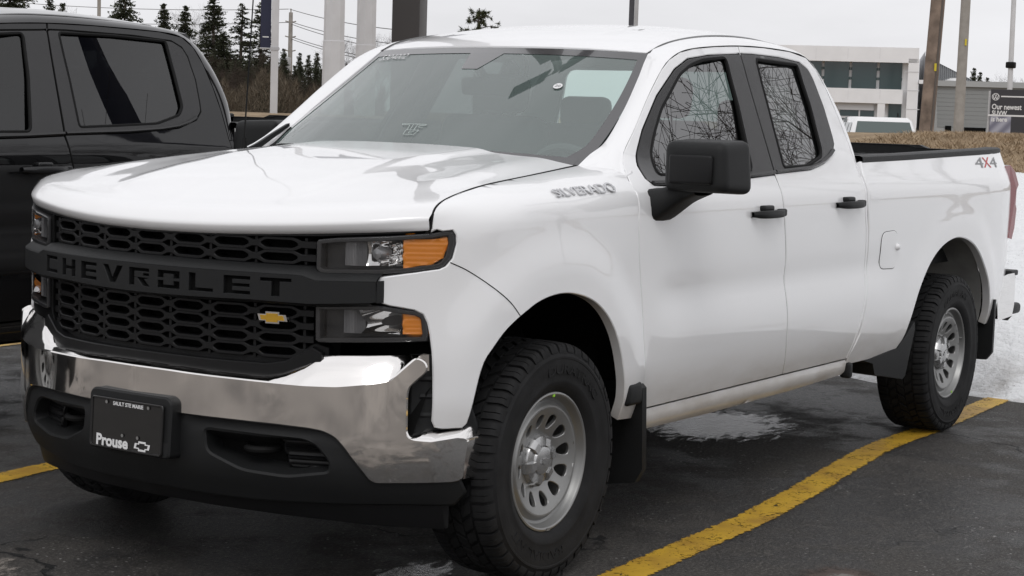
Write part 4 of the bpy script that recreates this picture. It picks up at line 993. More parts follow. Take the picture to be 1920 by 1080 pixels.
    for y, z in ((.085, .5755), (-.095, .5755), (.01, .478), (-.055, .478)):
        sc_ = MB(); P0 = PL(-.0108)(np.array([y]), np.array([z]))[0]; sc_.add([(P0[0]-.002, P0[1]+.0055*math.cos(a), P0[2]+.0055*math.sin(a)) for a in np.linspace(0, 2*np.pi, 12, endpoint=False)], [tuple(range(12))])
        sc_.build('plate_screw', STEEL, plo, None)

def resample_open(P, res):
    P = [np.array(q, float) for q in P]; outp = []
    for a, b in zip(P[:-1], P[1:]):
        n = max(1, int(math.ceil(np.linalg.norm(b-a)/res))); outp += [a + (b-a)*k/n for k in range(n)]
    return np.array(outp + [P[-1]])
def both_open(P): return [(-y, z) for y, z in P[::-1]] + [q for q in P[1:]]
def resample_n(P, n):
    P = np.array(P, float); L_ = np.concatenate([[0], np.cumsum(np.linalg.norm(np.diff(P, axis=0), axis=1))]); t = np.linspace(0, L_[-1], n)
    return np.stack([np.interp(t, L_, P[:, 0]), np.interp(t, L_, P[:, 1])], 1)
# ------------------------------------------------------------------ lamp, glass and plate materials
glass('side_glass_front', (.17, .21, .20), 2.6)
glass('side_glass_rear', (.10, .11, .11), 2.7)
glass('windscreen_glass', (.78, .90, .86), 1.85, haze=.18, hazecol=(.46, .58, .55))
glass('rear_clear_glass', (.70, .78, .76), 1.5)
glass('privacy_glass', (.07, .075, .075), 1.62)
glass('lamp_glass', (.82, .82, .82), 1.5)
mat('windscreen_band', (.020, .019, .021), rough=.12, spec=.9, coat=1)
mat('lamp_housing', (.03, .03, .032), rough=.45)
mat('lamp_ribbed', (.38, .38, .39), rough=.25, metal=.5)
a_ = mat('amber_lens', (.95, .30, .02), rough=.25, coat=.6)
mat('plate_face', (.010, .010, .010), rough=.22, coat=.4)
mat('black_chrome_handle', (.012, .012, .013), rough=.3)
b_ = mat('bumper_chrome', (.84, .82, .80), rough=.07, metal=1)
n, l, b = nodes(b_)      # road film on the chrome: streaks of higher roughness and brown tint
t = n.new('ShaderNodeTexCoord'); x = n.new('ShaderNodeTexNoise'); x.inputs['Scale'].default_value = 5; x.inputs['Detail'].default_value = 6; x.inputs['Distortion'].default_value = .6
l.new(t.outputs['Object'], x.inputs[0]); r_ = n.new('ShaderNodeMapRange'); r_.inputs['From Min'].default_value = .4; r_.inputs['From Max'].default_value = .75; r_.inputs['To Min'].default_value = .03; r_.inputs['To Max'].default_value = .14
l.new(x.outputs['Fac'], r_.inputs['Value']); l.new(r_.outputs[0], b.inputs['Roughness'])
x2 = n.new('ShaderNodeTexNoise'); x2.inputs['Scale'].default_value = 2.5; x2.inputs['Detail'].default_value = 2; l.new(t.outputs['Object'], x2.inputs[0])
bp = n.new('ShaderNodeBump'); bp.inputs['Strength'].default_value = .05; bp.inputs['Distance'].default_value = .02; l.new(x2.outputs['Fac'], bp.inputs['Height']); l.new(bp.outputs[0], b.inputs['Normal'])
mat('green_sticker', (.30, .62, .03), rough=.5)

WFLIP = True
# ------------------------------------------------------------------ the two trucks
_w = wheel_parts(-1)
WM = []
for mb_, nm, m_ in zip(_w, ('tyre', 'rim', 'wheel_cap', 'inspection_sticker'), (TYRE, STEEL, CAPM, MATS['green_sticker'])):
    o = mb_.build(nm, m_, None, 35); WM.append((nm, o.data)); bpy.data.objects.remove(o)
T = build_truck('pickup_truck', 'white extended cab pickup truck with chrome front bumper in the parking stall', (0, 0, 0), False, WHITE, False, WM)
build_front(T['root'], WHITE)
WMD = [(a, b) for a, b in WM if a != 'inspection_sticker']
DT = build_truck('pickup_truck', 'glossy black crew cab pickup truck parked beyond the white truck', (-.87, 3.1, .045), True, BLACKP, True, WMD)
build_front(DT['root'], BLACKP, marks=False)
# ---- badges and stickers of the white truck
def put_on(surf, u0, v0, V, Fc, lift):
    e = 1e-3; n = np.cross(surf(u0+e+V[:, 0]*0, v0+0*V[:, 0]) - surf(u0-e+V[:, 0]*0, v0+0*V[:, 0]), surf(u0+0*V[:, 0], v0+e+0*V[:, 0]) - surf(u0+0*V[:, 0], v0-e+0*V[:, 0])); n /= np.linalg.norm(n, axis=1)[:, None]
    mb = MB(); mb.add(surf(u0+V[:, 0], v0+V[:, 1]) + n*(V[:, 2:3]+lift), Fc); return mb
V, Fc = fit_text('SILVERADO', .375, .0265, .001, .0025)
put_on(FEND, .188, 1.2655, V, Fc, .003).build('name_badge', mat('badge_metal', (.60, .60, .61), rough=.2, metal=.9), T['fenders'][0], 30)
mat('grey_decal', (.22, .22, .225), rough=.4); mat('red_decal', (.50, .03, .03), rough=.4)
for ch, x0, m_ in (('4', 4.125, 'grey_decal'), ('X', 4.245, 'red_decal'), ('4', 4.365, 'grey_decal')):
    V, Fc = fit_text(ch, .125, .052, .0, .0); V[:, 0] += V[:, 1]*.25
    put_on(SIDE, x0, 1.338, V, Fc, .002).build('drive_decal', MATS[m_], T['beds'][0], None)
def on_ws(V, s0, t0, off): return WSCREEN(s0 - V[:, 0]/.70, t0 + V[:, 1]/.78, off)
mb = MB(); a = np.linspace(0, 2*np.pi, 24, endpoint=False); mb.add(on_ws(np.stack([.017*np.cos(a), .017*np.sin(a)], 1), -.615, .685, .001), [tuple(range(24))]); st = mb.build('year_sticker', WTXT, T['ws'], None)
V, Fc = fit_text('20', .021, .014, .01); mb = MB(); mb.add(on_ws(V, -.615, .685, .0018), Fc); mb.build('sticker_number', MATS['grey_decal'], st, None)
mb = MB()
def stroke_ws(pts, w=.0022):
    for (x0, y0), (x1, y1) in zip(pts[:-1], pts[1:]):
        d = np.array([x1-x0, y1-y0]); nn = np.array([-d[1], d[0]])/np.linalg.norm(d)*w/2; q = np.array([(x0+nn[0], y0+nn[1]), (x0-nn[0], y0-nn[1]), (x1-nn[0], y1-nn[1]), (x1+nn[0], y1+nn[1])])
        mb.add(on_ws(q, -.02, .30, .001), [(0, 1, 2, 3)])
for pts in ([(-.055, .022), (.050, .022), (.050, .014), (.026, .014)], [(-.055, .022), (-.050, .015), (-.018, .015), (-.008, -.014)], [(-.004, .020), (.004, -.014)], [(.014, .020), (.020, -.012)], [(.026, .014), (.028, .004), (.046, .004)],
            [(-.012, -.014), (.042, -.014), (.038, -.040), (-.006, -.040), (-.012, -.014)], [(.026, -.022), (.008, -.022), (.010, -.032), (.026, -.032)]): stroke_ws(pts)
mb.build('outline_sticker', mat('faint_sticker', (.36, .42, .40), rough=.6), T['ws'], None); mb = MB()
V, Fc = fit_text('5304002', .17, .035, -.012); mb.add(on_ws(V, .76, .925, .001), Fc); mb.build('marker_writing', WTXT, T['ws'], None)
# mast antenna on the passenger side fender
mb = MB(); mb.tube([(.49, .80, 1.335), (.49, .80, 1.385)], [.013, .009], 10); mb.tube([(.49, .80, 1.385), (.56, .805, 2.30)], [.0035, .0022], 6); mb.build('antenna', RUB, T['root'])
# ------------------------------------------------------------------ ground of the lot
def nz(n, l, vec, scale, detail=6, rough=.6, dist=0, mapscale=None):
    if mapscale:
        m = n.new('ShaderNodeMapping'); m.inputs['Scale'].default_value = mapscale; l.new(vec, m.inputs[0]); vec = m.outputs[0]
    x = n.new('ShaderNodeTexNoise'); x.inputs['Scale'].default_value = scale; x.inputs['Detail'].default_value = detail; x.inputs['Roughness'].default_value = rough; x.inputs['Distortion'].default_value = dist
    l.new(vec, x.inputs['Vector']); return x.outputs['Fac']
def ramp(n, l, src, a, b, lo=0, hi=1):
    r = n.new('ShaderNodeMapRange'); r.interpolation_type = 'SMOOTHSTEP'; r.inputs['From Min'].default_value = a; r.inputs['From Max'].default_value = b
    r.inputs['To Min'].default_value = lo; r.inputs['To Max'].default_value = hi; l.new(src, r.inputs['Value']); return r.outputs[0]
def mixc(n, l, fac, a, b, blend='MIX'):
    m = n.new('ShaderNodeMix'); m.data_type = 'RGBA'; m.blend_type = blend
    for v, i in ((fac, 0), (a, 6), (b, 7)):
        if isinstance(v, (int, float)): m.inputs[i].default_value = v
        elif isinstance(v, tuple): m.inputs[i].default_value = (*v, 1)
        else: l.new(v, m.inputs[i])
    return m.outputs[2]
def math_(n, l, op, a, b):
    m = n.new('ShaderNodeMath'); m.operation = op; m.use_clamp = op in ('ADD', 'MULTIPLY') and False
    for v, i in ((a, 0), (b, 1)):
        if isinstance(v, (int, float)): m.inputs[i].default_value = v
        else: l.new(v, m.inputs[i])
    return m.outputs[0]
ASPH = mat('wet_asphalt', (.03, .029, .028), rough=.6)
n, l, b = nodes(ASPH); g = n.new('ShaderNodeNewGeometry').outputs['Position']
big = nz(n, l, g, .55, 5, .6, .4); med = nz(n, l, g, 3.5, 6, .65); fine = nz(n, l, g, 75, 4, .8); mid2 = nz(n, l, g, 17, 7, .78)
dry = ramp(n, l, math_(n, l, 'ADD', math_(n, l, 'MULTIPLY', big, .6), math_(n, l, 'MULTIPLY', med, .4)), .44, .60)
col = mixc(n, l, dry, (.018, .0172, .017), (.060, .055, .050))
col = mixc(n, l, ramp(n, l, mid2, .50, .66, 0, .75), col, (.085, .076, .067))
col = mixc(n, l, ramp(n, l, fine, .53, .63, 0, .8), col, (.15, .14, .13))
vo = n.new('ShaderNodeTexVoronoi'); vo.inputs['Scale'].default_value = 9; l.new(g, vo.inputs['Vector'])
vs_ = n.new('ShaderNodeTexVoronoi'); vs_.inputs['Scale'].default_value = 26; vs_.inputs['Randomness'].default_value = 1; l.new(g, vs_.inputs['Vector'])
salt = math_(n, l, 'MULTIPLY', ramp(n, l, vs_.outputs['Distance'], .15, .09), ramp(n, l, nz(n, l, g, 1.3, 4), .50, .60))
col = mixc(n, l, salt, col, (.34, .33, .32))
col = mixc(n, l, ramp(n, l, fine, .47, .37, 0, .7), col, (.008, .008, .008))
# long hairline cracks
cv = n.new('ShaderNodeTexVoronoi'); cv.feature = 'DISTANCE_TO_EDGE'; cv.inputs['Scale'].default_value = .42
wob = n.new('ShaderNodeVectorMath'); wob.operation = 'ADD'; nn_ = n.new('ShaderNodeTexNoise'); nn_.inputs['Scale'].default_value = 2.5; nn_.inputs['Detail'].default_value = 5; l.new(g, nn_.inputs['Vector'])
sc1 = n.new('ShaderNodeVectorMath'); sc1.operation = 'SCALE'; sc1.inputs[3].default_value = .7; l.new(nn_.outputs['Color'], sc1.inputs[0]); l.new(g, wob.inputs[0]); l.new(sc1.outputs[0], wob.inputs[1]); l.new(wob.outputs[0], cv.inputs['Vector'])
crack = math_(n, l, 'MULTIPLY', ramp(n, l, cv.outputs['Distance'], .0055, .002), ramp(n, l, nz(n, l, g, .8, 2), .48, .58))
col = mixc(n, l, crack, col, (.006, .006, .006))
l.new(col, b.inputs['Base Color'])
l.new(ramp(n, l, dry, 0, 1, .42, .78), b.inputs['Roughness']); b.inputs['Specular IOR Level'].default_value = .35
bp = n.new('ShaderNodeBump'); bp.inputs['Strength'].default_value = 1.0; bp.inputs['Distance'].default_value = .010
l.new(math_(n, l, 'SUBTRACT', math_(n, l, 'ADD', fine, math_(n, l, 'MULTIPLY', mid2, 1.2)), crack), bp.inputs['Height']); l.new(bp.outputs[0], b.inputs['Normal'])
mb = MB(); mb.grid([[(-70, -70, 0), (-70, 70, 0)], [(14, -70, 0), (14, 70, 0)]], flip=True); props(mb.build('asphalt_lot', ASPH), kind='structure')

def worn(name, colr, thr, edge_noise=18):
    """thin coat that is worn through in places (the holes show what is below)"""
    m = mat(name, colr, rough=.55); n, l, b = nodes(m); g = n.new('ShaderNodeNewGeometry').outputs['Position']
    return m, n, l, b, g
YEL, n, l, b, g = worn('worn_yellow_paint', (.50, .29, .022), .5)
c1 = nz(n, l, g, 42, 6, .75, 1.2); c2 = nz(n, l, g, 9, 4, .6)
wear = ramp(n, l, math_(n, l, 'ADD', math_(n, l, 'MULTIPLY', c1, .7), math_(n, l, 'MULTIPLY', c2, .3)), .455, .405)
l.new(mixc(n, l, ramp(n, l, nz(n, l, g, 5, 5), .35, .7), (.56, .34, .025), (.36, .20, .022)), b.inputs['Base Color'])
uv = n.new('ShaderNodeAttribute'); uv.attribute_name = 'edge'
rag = math_(n, l, 'ADD', uv.outputs['Fac'], math_(n, l, 'MULTIPLY', math_(n, l, 'SUBTRACT', nz(n, l, g, 32, 4), .5), .7))
hole = math_(n, l, 'MAXIMUM', wear, ramp(n, l, rag, .80, .92))
o_ = [k for k in n if k.type == 'OUTPUT_MATERIAL'][0]; tr_ = n.new('ShaderNodeBsdfTransparent'); mx_ = n.new('ShaderNodeMixShader')
l.new(hole, mx_.inputs[0]); l.new(b.outputs[0], mx_.inputs[1]); l.new(tr_.outputs[0], mx_.inputs[2]); l.new(mx_.outputs[0], o_.inputs[0])
def stripe(pts, w):
    rnd = random.Random(len(pts)); q = spline([(x, y, .004) for x, y in pts], 160); t = np.gradient(q, axis=0); nn = np.stack([-t[:, 1], t[:, 0], 0*t[:, 0]], 1); nn /= np.linalg.norm(nn, axis=1)[:, None]
    rows = [q + nn*w*k for k in (-.5, -.25, 0, .25, .5)]
    mb = MB(); mb.grid(np.array(rows), flip=True); o = mb.build('stall_line', YEL); 
    at = o.data.attributes.new('edge', 'FLOAT', 'POINT'); at.data.foreach_set('value', np.repeat([1, .5, 0, .5, 1], len(q)).astype(np.float32))
    return props(o, kind='structure')
stripe([(-.42, -1.19), (-.1, -1.175), (.21, -1.158), (.75, -1.135), (1.28, -1.113), (1.9, -1.05), (2.4, -.985), (3.06, -.912), (3.8, -.905), (4.35, -.878), (5.3, -.84)], .155)
stripe([(-.62, 1.49), (-.4, 1.505), (-.11, 1.528), (.25, 1.566), (2, 1.66), (5.4, 1.86)], .145)
stripe([(-.5, 4.34), (0, 4.38), (2.5, 4.57), (5.4, 4.8)], .145)
stripe([(-.5, -4.15), (0, -4.12), (5.2, -3.78)], .15)
# drier, paler pavement in front of the stalls
DRY = mat('dry_pavement', (.17, .15, .132), rough=.85, bump=.4, bscale=60); n, l, b = nodes(DRY); g = n.new('ShaderNodeNewGeometry').outputs['Position']
l.new(mixc(n, l, ramp(n, l, nz(n, l, g, .7, 7, .7, .5), .35, .65), (.10, .088, .078), (.24, .215, .19)), b.inputs['Base Color'])
at = n.new('ShaderNodeAttribute'); at.attribute_name = 'edge'; msk = math_(n, l, 'ADD', at.outputs['Fac'], math_(n, l, 'MULTIPLY', math_(n, l, 'SUBTRACT', nz(n, l, g, 2.5, 8, .75, .5), .5), 1.6))
o_ = [k for k in n if k.type == 'OUTPUT_MATERIAL'][0]; tr_ = n.new('ShaderNodeBsdfTransparent'); mx_ = n.new('ShaderNodeMixShader'); l.new(ramp(n, l, msk, .42, .62), mx_.inputs[0]); l.new(b.outputs[0], mx_.inputs[1]); l.new(tr_.outputs[0], mx_.inputs[2]); l.new(mx_.outputs[0], o_.inputs[0])
xs_ = [-45, -8, -3.2, -1.3, .2]; mb = MB(); mb.grid(np.array([[(x, y, .0035) for x in xs_] for y in (-40, 40)])); o = mb.build('dry_pavement', DRY)
a_ = o.data.attributes.new('edge', 'FLOAT', 'POINT'); a_.data.foreach_set('value', np.array([0, 0, .15, .55, 1.2]*2, dtype=np.float32)); props(o, kind='structure')
# standing water under the truck
WAT = mat('standing_water', (.012, .012, .012), rough=.06, spec=.5); n, l, b = nodes(WAT); g = n.new('ShaderNodeNewGeometry').outputs['Position']
rip = nz(n, l, g, 26, 6, .7, .5, (1, 1.6, 1)); bp = n.new('ShaderNodeBump'); bp.inputs['Strength'].default_value = .5; bp.inputs['Distance'].default_value = .012; l.new(rip, bp.inputs['Height']); l.new(bp.outputs[0], b.inputs['Normal'])
at = n.new('ShaderNodeAttribute'); at.attribute_name = 'edge'
msk = math_(n, l, 'ADD', at.outputs['Fac'], math_(n, l, 'MULTIPLY', math_(n, l, 'SUBTRACT', nz(n, l, g, 9, 9, .78, .3, (1.0, 2.6, 1)), .5), 1.9))
o_ = [k for k in n if k.type == 'OUTPUT_MATERIAL'][0]; tr_ = n.new('ShaderNodeBsdfTransparent'); mx_ = n.new('ShaderNodeMixShader'); l.new(ramp(n, l, msk, .44, .68), mx_.inputs[0]); l.new(b.outputs[0], mx_.inputs[1]); l.new(tr_.outputs[0], mx_.inputs[2]); l.new(mx_.outputs[0], o_.inputs[0])
for cx, cy, rx, ry in ((3.05, -.05, .72, .55), (-.28, -.62, .32, .16)):
    mb = MB(); th = np.linspace(0, 2*np.pi, 40, endpoint=False); rr = np.array([0.001, .25, .5, .75, 1.0])
    mb.grid(np.array([np.stack([cx + rx*r_*np.cos(th), cy + ry*r_*np.sin(th), 0*th + .006], 1) for r_ in rr]), closed=True, flip=True); o = mb.build('puddle', WAT)
    a_ = o.data.attributes.new('edge', 'FLOAT', 'POINT'); a_.data.foreach_set('value', np.repeat(rr, 40).astype(np.float32)); props(o, kind='structure')
# rusty stain round a pale patch in the asphalt
def stain(name, m, cx, cy, rx, ry, z, lo, hi):
    n, l, b = nodes(m); g = n.new('ShaderNodeNewGeometry').outputs['Position']; at = n.new('ShaderNodeAttribute'); at.attribute_name = 'edge'
    msk = math_(n, l, 'ADD', at.outputs['Fac'], math_(n, l, 'MULTIPLY', math_(n, l, 'SUBTRACT', nz(n, l, g, 24, 7, .75, .4), .5), 1.5))
    o_ = [k for k in n if k.type == 'OUTPUT_MATERIAL'][0]; tr_ = n.new('ShaderNodeBsdfTransparent'); mx_ = n.new('ShaderNodeMixShader'); l.new(ramp(n, l, msk, lo, hi), mx_.inputs[0]); l.new(b.outputs[0], mx_.inputs[1]); l.new(tr_.outputs[0], mx_.inputs[2]); l.new(mx_.outputs[0], o_.inputs[0])
    mb = MB(); th = np.linspace(0, 2*np.pi, 40, endpoint=False); rr = np.array([0.001, .25, .5, .75, 1.0])
    mb.grid(np.array([np.stack([cx + rx*r_*np.cos(th), cy + ry*r_*np.sin(th), 0*th + z], 1) for r_ in rr]), closed=True, flip=True); o = mb.build(name, m)
    a_ = o.data.attributes.new('edge', 'FLOAT', 'POINT'); a_.data.foreach_set('value', np.repeat(rr, 40).astype(np.float32)); props(o, kind='structure')
stain('rust_stain', mat('rust_stained_asphalt', (.060, .043, .035), rough=.85, var=.4, vscale=14), .66, -1.735, .19, .17, .0045, .45, .85)
stain('pale_patch', mat('pale_worn_patch', (.16, .148, .135), rough=.9, var=.25, vscale=30), .64, -1.745, .09, .075, .0085, .40, .65)
# ------------------------------------------------------------------ snow bank, grass bank and the land beyond
def hash_noise(x, y, seed=0):
    r = np.zeros_like(x); rnd = np.random.RandomState(seed)
    for k in range(14):
        f = .35*1.33**k; a, ph, ph2 = rnd.uniform(0, 2*np.pi), rnd.uniform(0, 6.28), rnd.uniform(0, 6.28)
        r += np.sin(f*(x*np.cos(a)+y*np.sin(a))+ph)*np.cos(f*.7*(y*np.cos(a)-x*np.sin(a))+ph2)/1.25**k
    return r/4
def edge_x(y): return 5.02 + .10*np.sin(y*1.3+.4) + .06*np.sin(y*3.1) + .03*np.sin(y*7.7)
def terr(x, y):
    d = x - edge_x(y)
    h = .42*sstep(-.02, .9, d) + .30*sstep(.7, 2.6, d) + .40*sstep(2.0, 6.0, d) + .26*hash_noise(x*2.4, y*2.4, 3)*sstep(.05, .8, d)*(1-.6*sstep(3, 6, d)) + .05*hash_noise(x*6, y*6, 5)*sstep(.0, .3, d) - .05*(1-sstep(-.15, .06, d))
    return h
xs = np.concatenate([np.linspace(4.6, 6.6, 70), np.linspace(6.7, 12.5, 60)]); ys = np.linspace(-14, 34, 300)
gx, gy = np.meshgrid(xs, ys, indexing='ij')
SNOW = mat('old_snow', (.80, .81, .83), rough=.65, spec=.3); n, l, b = nodes(SNOW); g = n.new('ShaderNodeNewGeometry').outputs['Position']; sp_ = n.new('ShaderNodeSeparateXYZ'); l.new(g, sp_.inputs[0])
b.inputs['Subsurface Weight'].default_value = 0
dirt = math_(n, l, 'MULTIPLY', ramp(n, l, sp_.outputs['Z'], .26, .02), ramp(n, l, nz(n, l, g, 2.6, 6, .7, .5), .42, .66))
col = mixc(n, l, math_(n, l, 'MULTIPLY', dirt, .6), (.86, .87, .88), (.22, .19, .165))
col = mixc(n, l, ramp(n, l, nz(n, l, g, 28, 4, .7), .66, .78, 0, .25), col, (.45, .42, .38))
grit = n.new('ShaderNodeTexVoronoi'); grit.inputs['Scale'].default_value = 30; l.new(g, grit.inputs['Vector']); col = mixc(n, l, math_(n, l, 'MULTIPLY', ramp(n, l, grit.outputs['Distance'], .16, .06), ramp(n, l, nz(n, l, g, 1.7, 5), .54, .68)), col, (.16, .14, .12))
l.new(col, b.inputs['Base Color']); bp = n.new('ShaderNodeBump'); bp.inputs['Strength'].default_value = .9; bp.inputs['Distance'].default_value = .07; l.new(nz(n, l, g, 9, 7, .65), bp.inputs['Height']); l.new(bp.outputs[0], b.inputs['Normal'])
mb = MB(); mb.grid(np.stack([gx, gy, terr(gx, gy)], -1)); props(mb.build('snow_bank', SNOW, None, None), kind='structure')
def bank(x, y):
    """dead-grass bank behind the snow"""
    return .98 + .42*sstep(11.0, 16.5, x + .25*np.sin(y*.5)) + .05*hash_noise(x*1.5, y*1.5, 9) - 1.42*sstep(19, 27, x)
GRS = mat('dead_grass_ground', (.20, .145, .09), rough=1, spec=.1); n, l, b = nodes(GRS); g = n.new('ShaderNodeNewGeometry').outputs['Position']
col = mixc(n, l, ramp(n, l, nz(n, l, g, 3, 7, .75), .35, .65), (.33, .25, .165), (.17, .125, .08)); l.new(col, b.inputs['Base Color'])
xs = np.concatenate([np.linspace(10.6, 26, 60), np.linspace(28, 70, 20), np.array([100, 180, 320, 700, 1500])]); ys = np.concatenate([np.array([-900, -300, -120, -60]), np.linspace(-40, 70, 120), np.array([90, 140, 300, 900, 1600])])
gx, gy = np.meshgrid(xs, ys, indexing='ij'); hz = bank(gx, gy); hz[0] -= .5
mb = MB(); mb.grid(np.stack([gx, gy, hz], -1)); props(mb.build('grass_bank', GRS, None, None), kind='structure')
rn = np.random.RandomState(5); NB = 60000
def blades(nb, xr, yr, hmin, hmax, base):
    x = rn.uniform(*xr, nb); y = rn.uniform(*yr, nb); z = base(x, y) - .02; h = rn.uniform(hmin, hmax, nb); a = rn.uniform(0, 6.28, nb); w = .004 + .008*rn.rand(nb); le = rn.uniform(.3, 2.2, nb)*h; la = rn.uniform(0, 6.28, nb)
    p0 = np.stack([x - w*np.cos(a), y - w*np.sin(a), z], 1); p1 = np.stack([x + w*np.cos(a), y + w*np.sin(a), z], 1); p2 = np.stack([x + le*np.cos(la), y + le*np.sin(la), z + h], 1)
    V = np.stack([p0, p1, p2], 1).reshape(-1, 3); return V, np.arange(3*nb).reshape(-1, 3)
V, Fc = blades(110000, (10.4, 20), (-6, 4), .03, .09, bank)
GB = mat('dead_grass_blades', (.36, .275, .185), rough=1, spec=.1, var=.25, vscale=2)
mb = MB(); mb.add(V, Fc); props(mb.build('dead_grass', GB, None, None), kind='stuff')
# ------------------------------------------------------------------ things beyond the lot
def at(px, py, D):
    """point seen at photo position (px, py) in 1920 x 1080, D metres away along the view"""
    d = _f + _r*((px-960)/3345.41) - _u*((py-540)/3345.41)
    return CAM_POS + d*D
def facing(px):        # yaw of a facade that squarely faces the camera at that column
    d = at(px, 300, 1) - CAM_POS; return math.atan2(d.y, d.x)
GALVP = mat('galvanised_post', (.42, .42, .43), rough=.5, metal=.2, var=.12, vscale=3)
ALU = mat('pale_post_paint', (.55, .55, .56), rough=.5, var=.08, vscale=2)
BRN = mat('dark_bronze_post', (.040, .034, .031), rough=.45, var=.15, vscale=3)
WOODP = mat('weathered_pole_wood', (.19, .145, .115), rough=.95, bump=.6, bscale=25, var=.4, vscale=4)
CPOLE = mat('concrete_pole', (.30, .28, .255), rough=.9, bump=.3, bscale=90, var=.12, vscale=5)
NAVY = mat('navy_banner_cloth', (.018, .020, .045), rough=.8)
def local_mb(): return MB()
# two pale sign pylons, eight-sided and tapering
for (px, D, w, lab) in ((629, 42, .44, 'pale tapered eight-sided sign pylon with a joint seam, left of its twin'), (689, 44, .43, 'pale tapered eight-sided sign pylon between its twin and the bronze post')):
    p0 = at(px-6, 215, D); t = thing('sign_pylon', lab, 'pylon', (p0.x, p0.y, 0), facing(px) + R(12), group='pale sign pylons')
    mb = MB()
    P = [(w*.5, w*.22), (w*.3, w*.5), (-w*.3, w*.5), (-w*.5, w*.22), (-w*.5, -w*.22), (-w*.3, -w*.5), (w*.3, -w*.5), (w*.5, -w*.22)]
    mb.grid(np.array([[(x*k, y*k, z) for x, y in P] for z, k in ((-.05, 1.12), (3.07, 1.05), (3.08, 1.0), (9.9, .92))]), closed=True); mb.add([(x*.92, y*.92, 9.9) for x, y in P], [tuple(range(8))]); mb.build('shaft', ALU, t, 20)
    mb = MB(); mb.box((0, 0, .02), (w*1.7, w*1.7, .08), bev=.01); mb.build('base_plate', GALVP, t)
    mb = MB(); mb.box((0, 0, 10.5), (.5, 2.4, 1.2), bev=.05); mb.build('sign_box', NAVY, t)
# bronze lamp post with a pair of floodlights: it stands on the stall line behind the white truck
def lamp_post(loc, rz, lab):
    t = thing('lamp_post', lab, 'lamp post', loc, rz)
    mb = MB(); mb.box((0, 0, 2.70), (.158, .158, 5.40), bev=.008); mb.build('shaft', BRN, t)
    mb = MB(); mb.box((0, 0, .012), (.20, .20, .024), bev=.004); mb.build('base_plate', BRN, t)
    mb = MB(); mb.tube([(0, 0, 5.36), (0, 0, 6.10)], .030, 10); mb.tube([(0, -.30, 6.12), (0, .30, 6.12)], .014, 8); mb.box((0, 0, 6.07), (.08, .08, .10), bev=.01); mb.build('cross_bar', BRN, t)
    for sg in (-1, 1):
        mb = MB(); mb.box((-.05, sg*.25, 6.00), (.20, .36, .07), rot=Matrix.Rotation(R(25), 4, 'Y'), bev=.01); mb.tube([(0, sg*.25, 6.12), (-.03, sg*.25, 6.02)], .022, 6); h = mb.build('floodlight', BRN, t)
        mb = MB(); mb.box((-.067, sg*.25, 5.962), (.17, .32, .004), rot=Matrix.Rotation(R(25), 4, 'Y')); mb.build('lens', MATS['plate_face'], h)
    return t
lamp_post((3.11, 1.955, 0), R(20), 'square bronze lamp post rising right behind the white truck cab')
p_ = thing('banner_pole', 'white pole flying a large navy feather banner beside the bare trees', 'banner pole', (11.0, -4.4, .9), R(140))
mb = MB(); mb.tube([(0, 0, -.1), (0, 0, 5.5), (.10, 0, 8.2), (.55, 0, 9.3)], [.055, .045, .03, .02], 10); mb.build('shaft', ALU, p_)
mb = MB(); mb.grid([[(x0 + .08 + wd_*k, .10*math.sin(k*4 + z), z) for k in np.linspace(0, 1, 8)] for z, x0, wd_ in ((4.2, 0, .75), (5.2, 0, 1.0), (6.4, .02, 1.1), (7.6, .06, 1.0), (8.6, .22, .6), (9.2, .5, .2))]); mb.build('banner', NAVY, p_, 60)
# pole with a navy banner
p0 = at(513, 212, 30); t = thing('banner_pole', 'slim white pole with a long navy banner hung on its left', 'banner pole', (p0.x, p0.y, 0), facing(513))
mb = MB(); mb.box((0, 0, 4.0), (.125, .125, 8.0), bev=.01); mb.build('shaft', ALU, t)
mb = MB(); mb.box((0, .155, 3.82), (.02, .175, 2.6)); mb.box((0, .155, 2.50), (.024, .175, .05)); bn_ = mb.build('banner', NAVY, t)
mb = MB()
V, Fc = fit_text('------', .10, .018, .02); mb.add(np.stack([0*V[:, 0]-.013, .155 - V[:, 0], 2.66+V[:, 1]], 1), Fc); mb.build('banner_print', WTXT, bn_, None)
for z in (2.47, 5.13): mb = MB(); mb.tube([(0, -.08, z), (0, .25, z)], .018, 6); mb.box((0, 0, z), (.15, .15, .05)); mb.build('bracket', GALVP, t)
p0 = at(1181, 230, 34); t = thing('banner_pole', 'slim grey pole with a narrow dark banner rising above the white roof', 'banner pole', (p0.x, p0.y, 0), facing(1181))
mb = MB(); mb.box((0, -.045, 4.2), (.075, .075, 8.4), bev=.01); mb.build('shaft', GALVP, t); mb = MB(); mb.box((0, .045, 5.0), (.02, .10, 4.6)); mb.build('banner', mat('slate_banner', (.06, .06, .07), rough=.8), t)
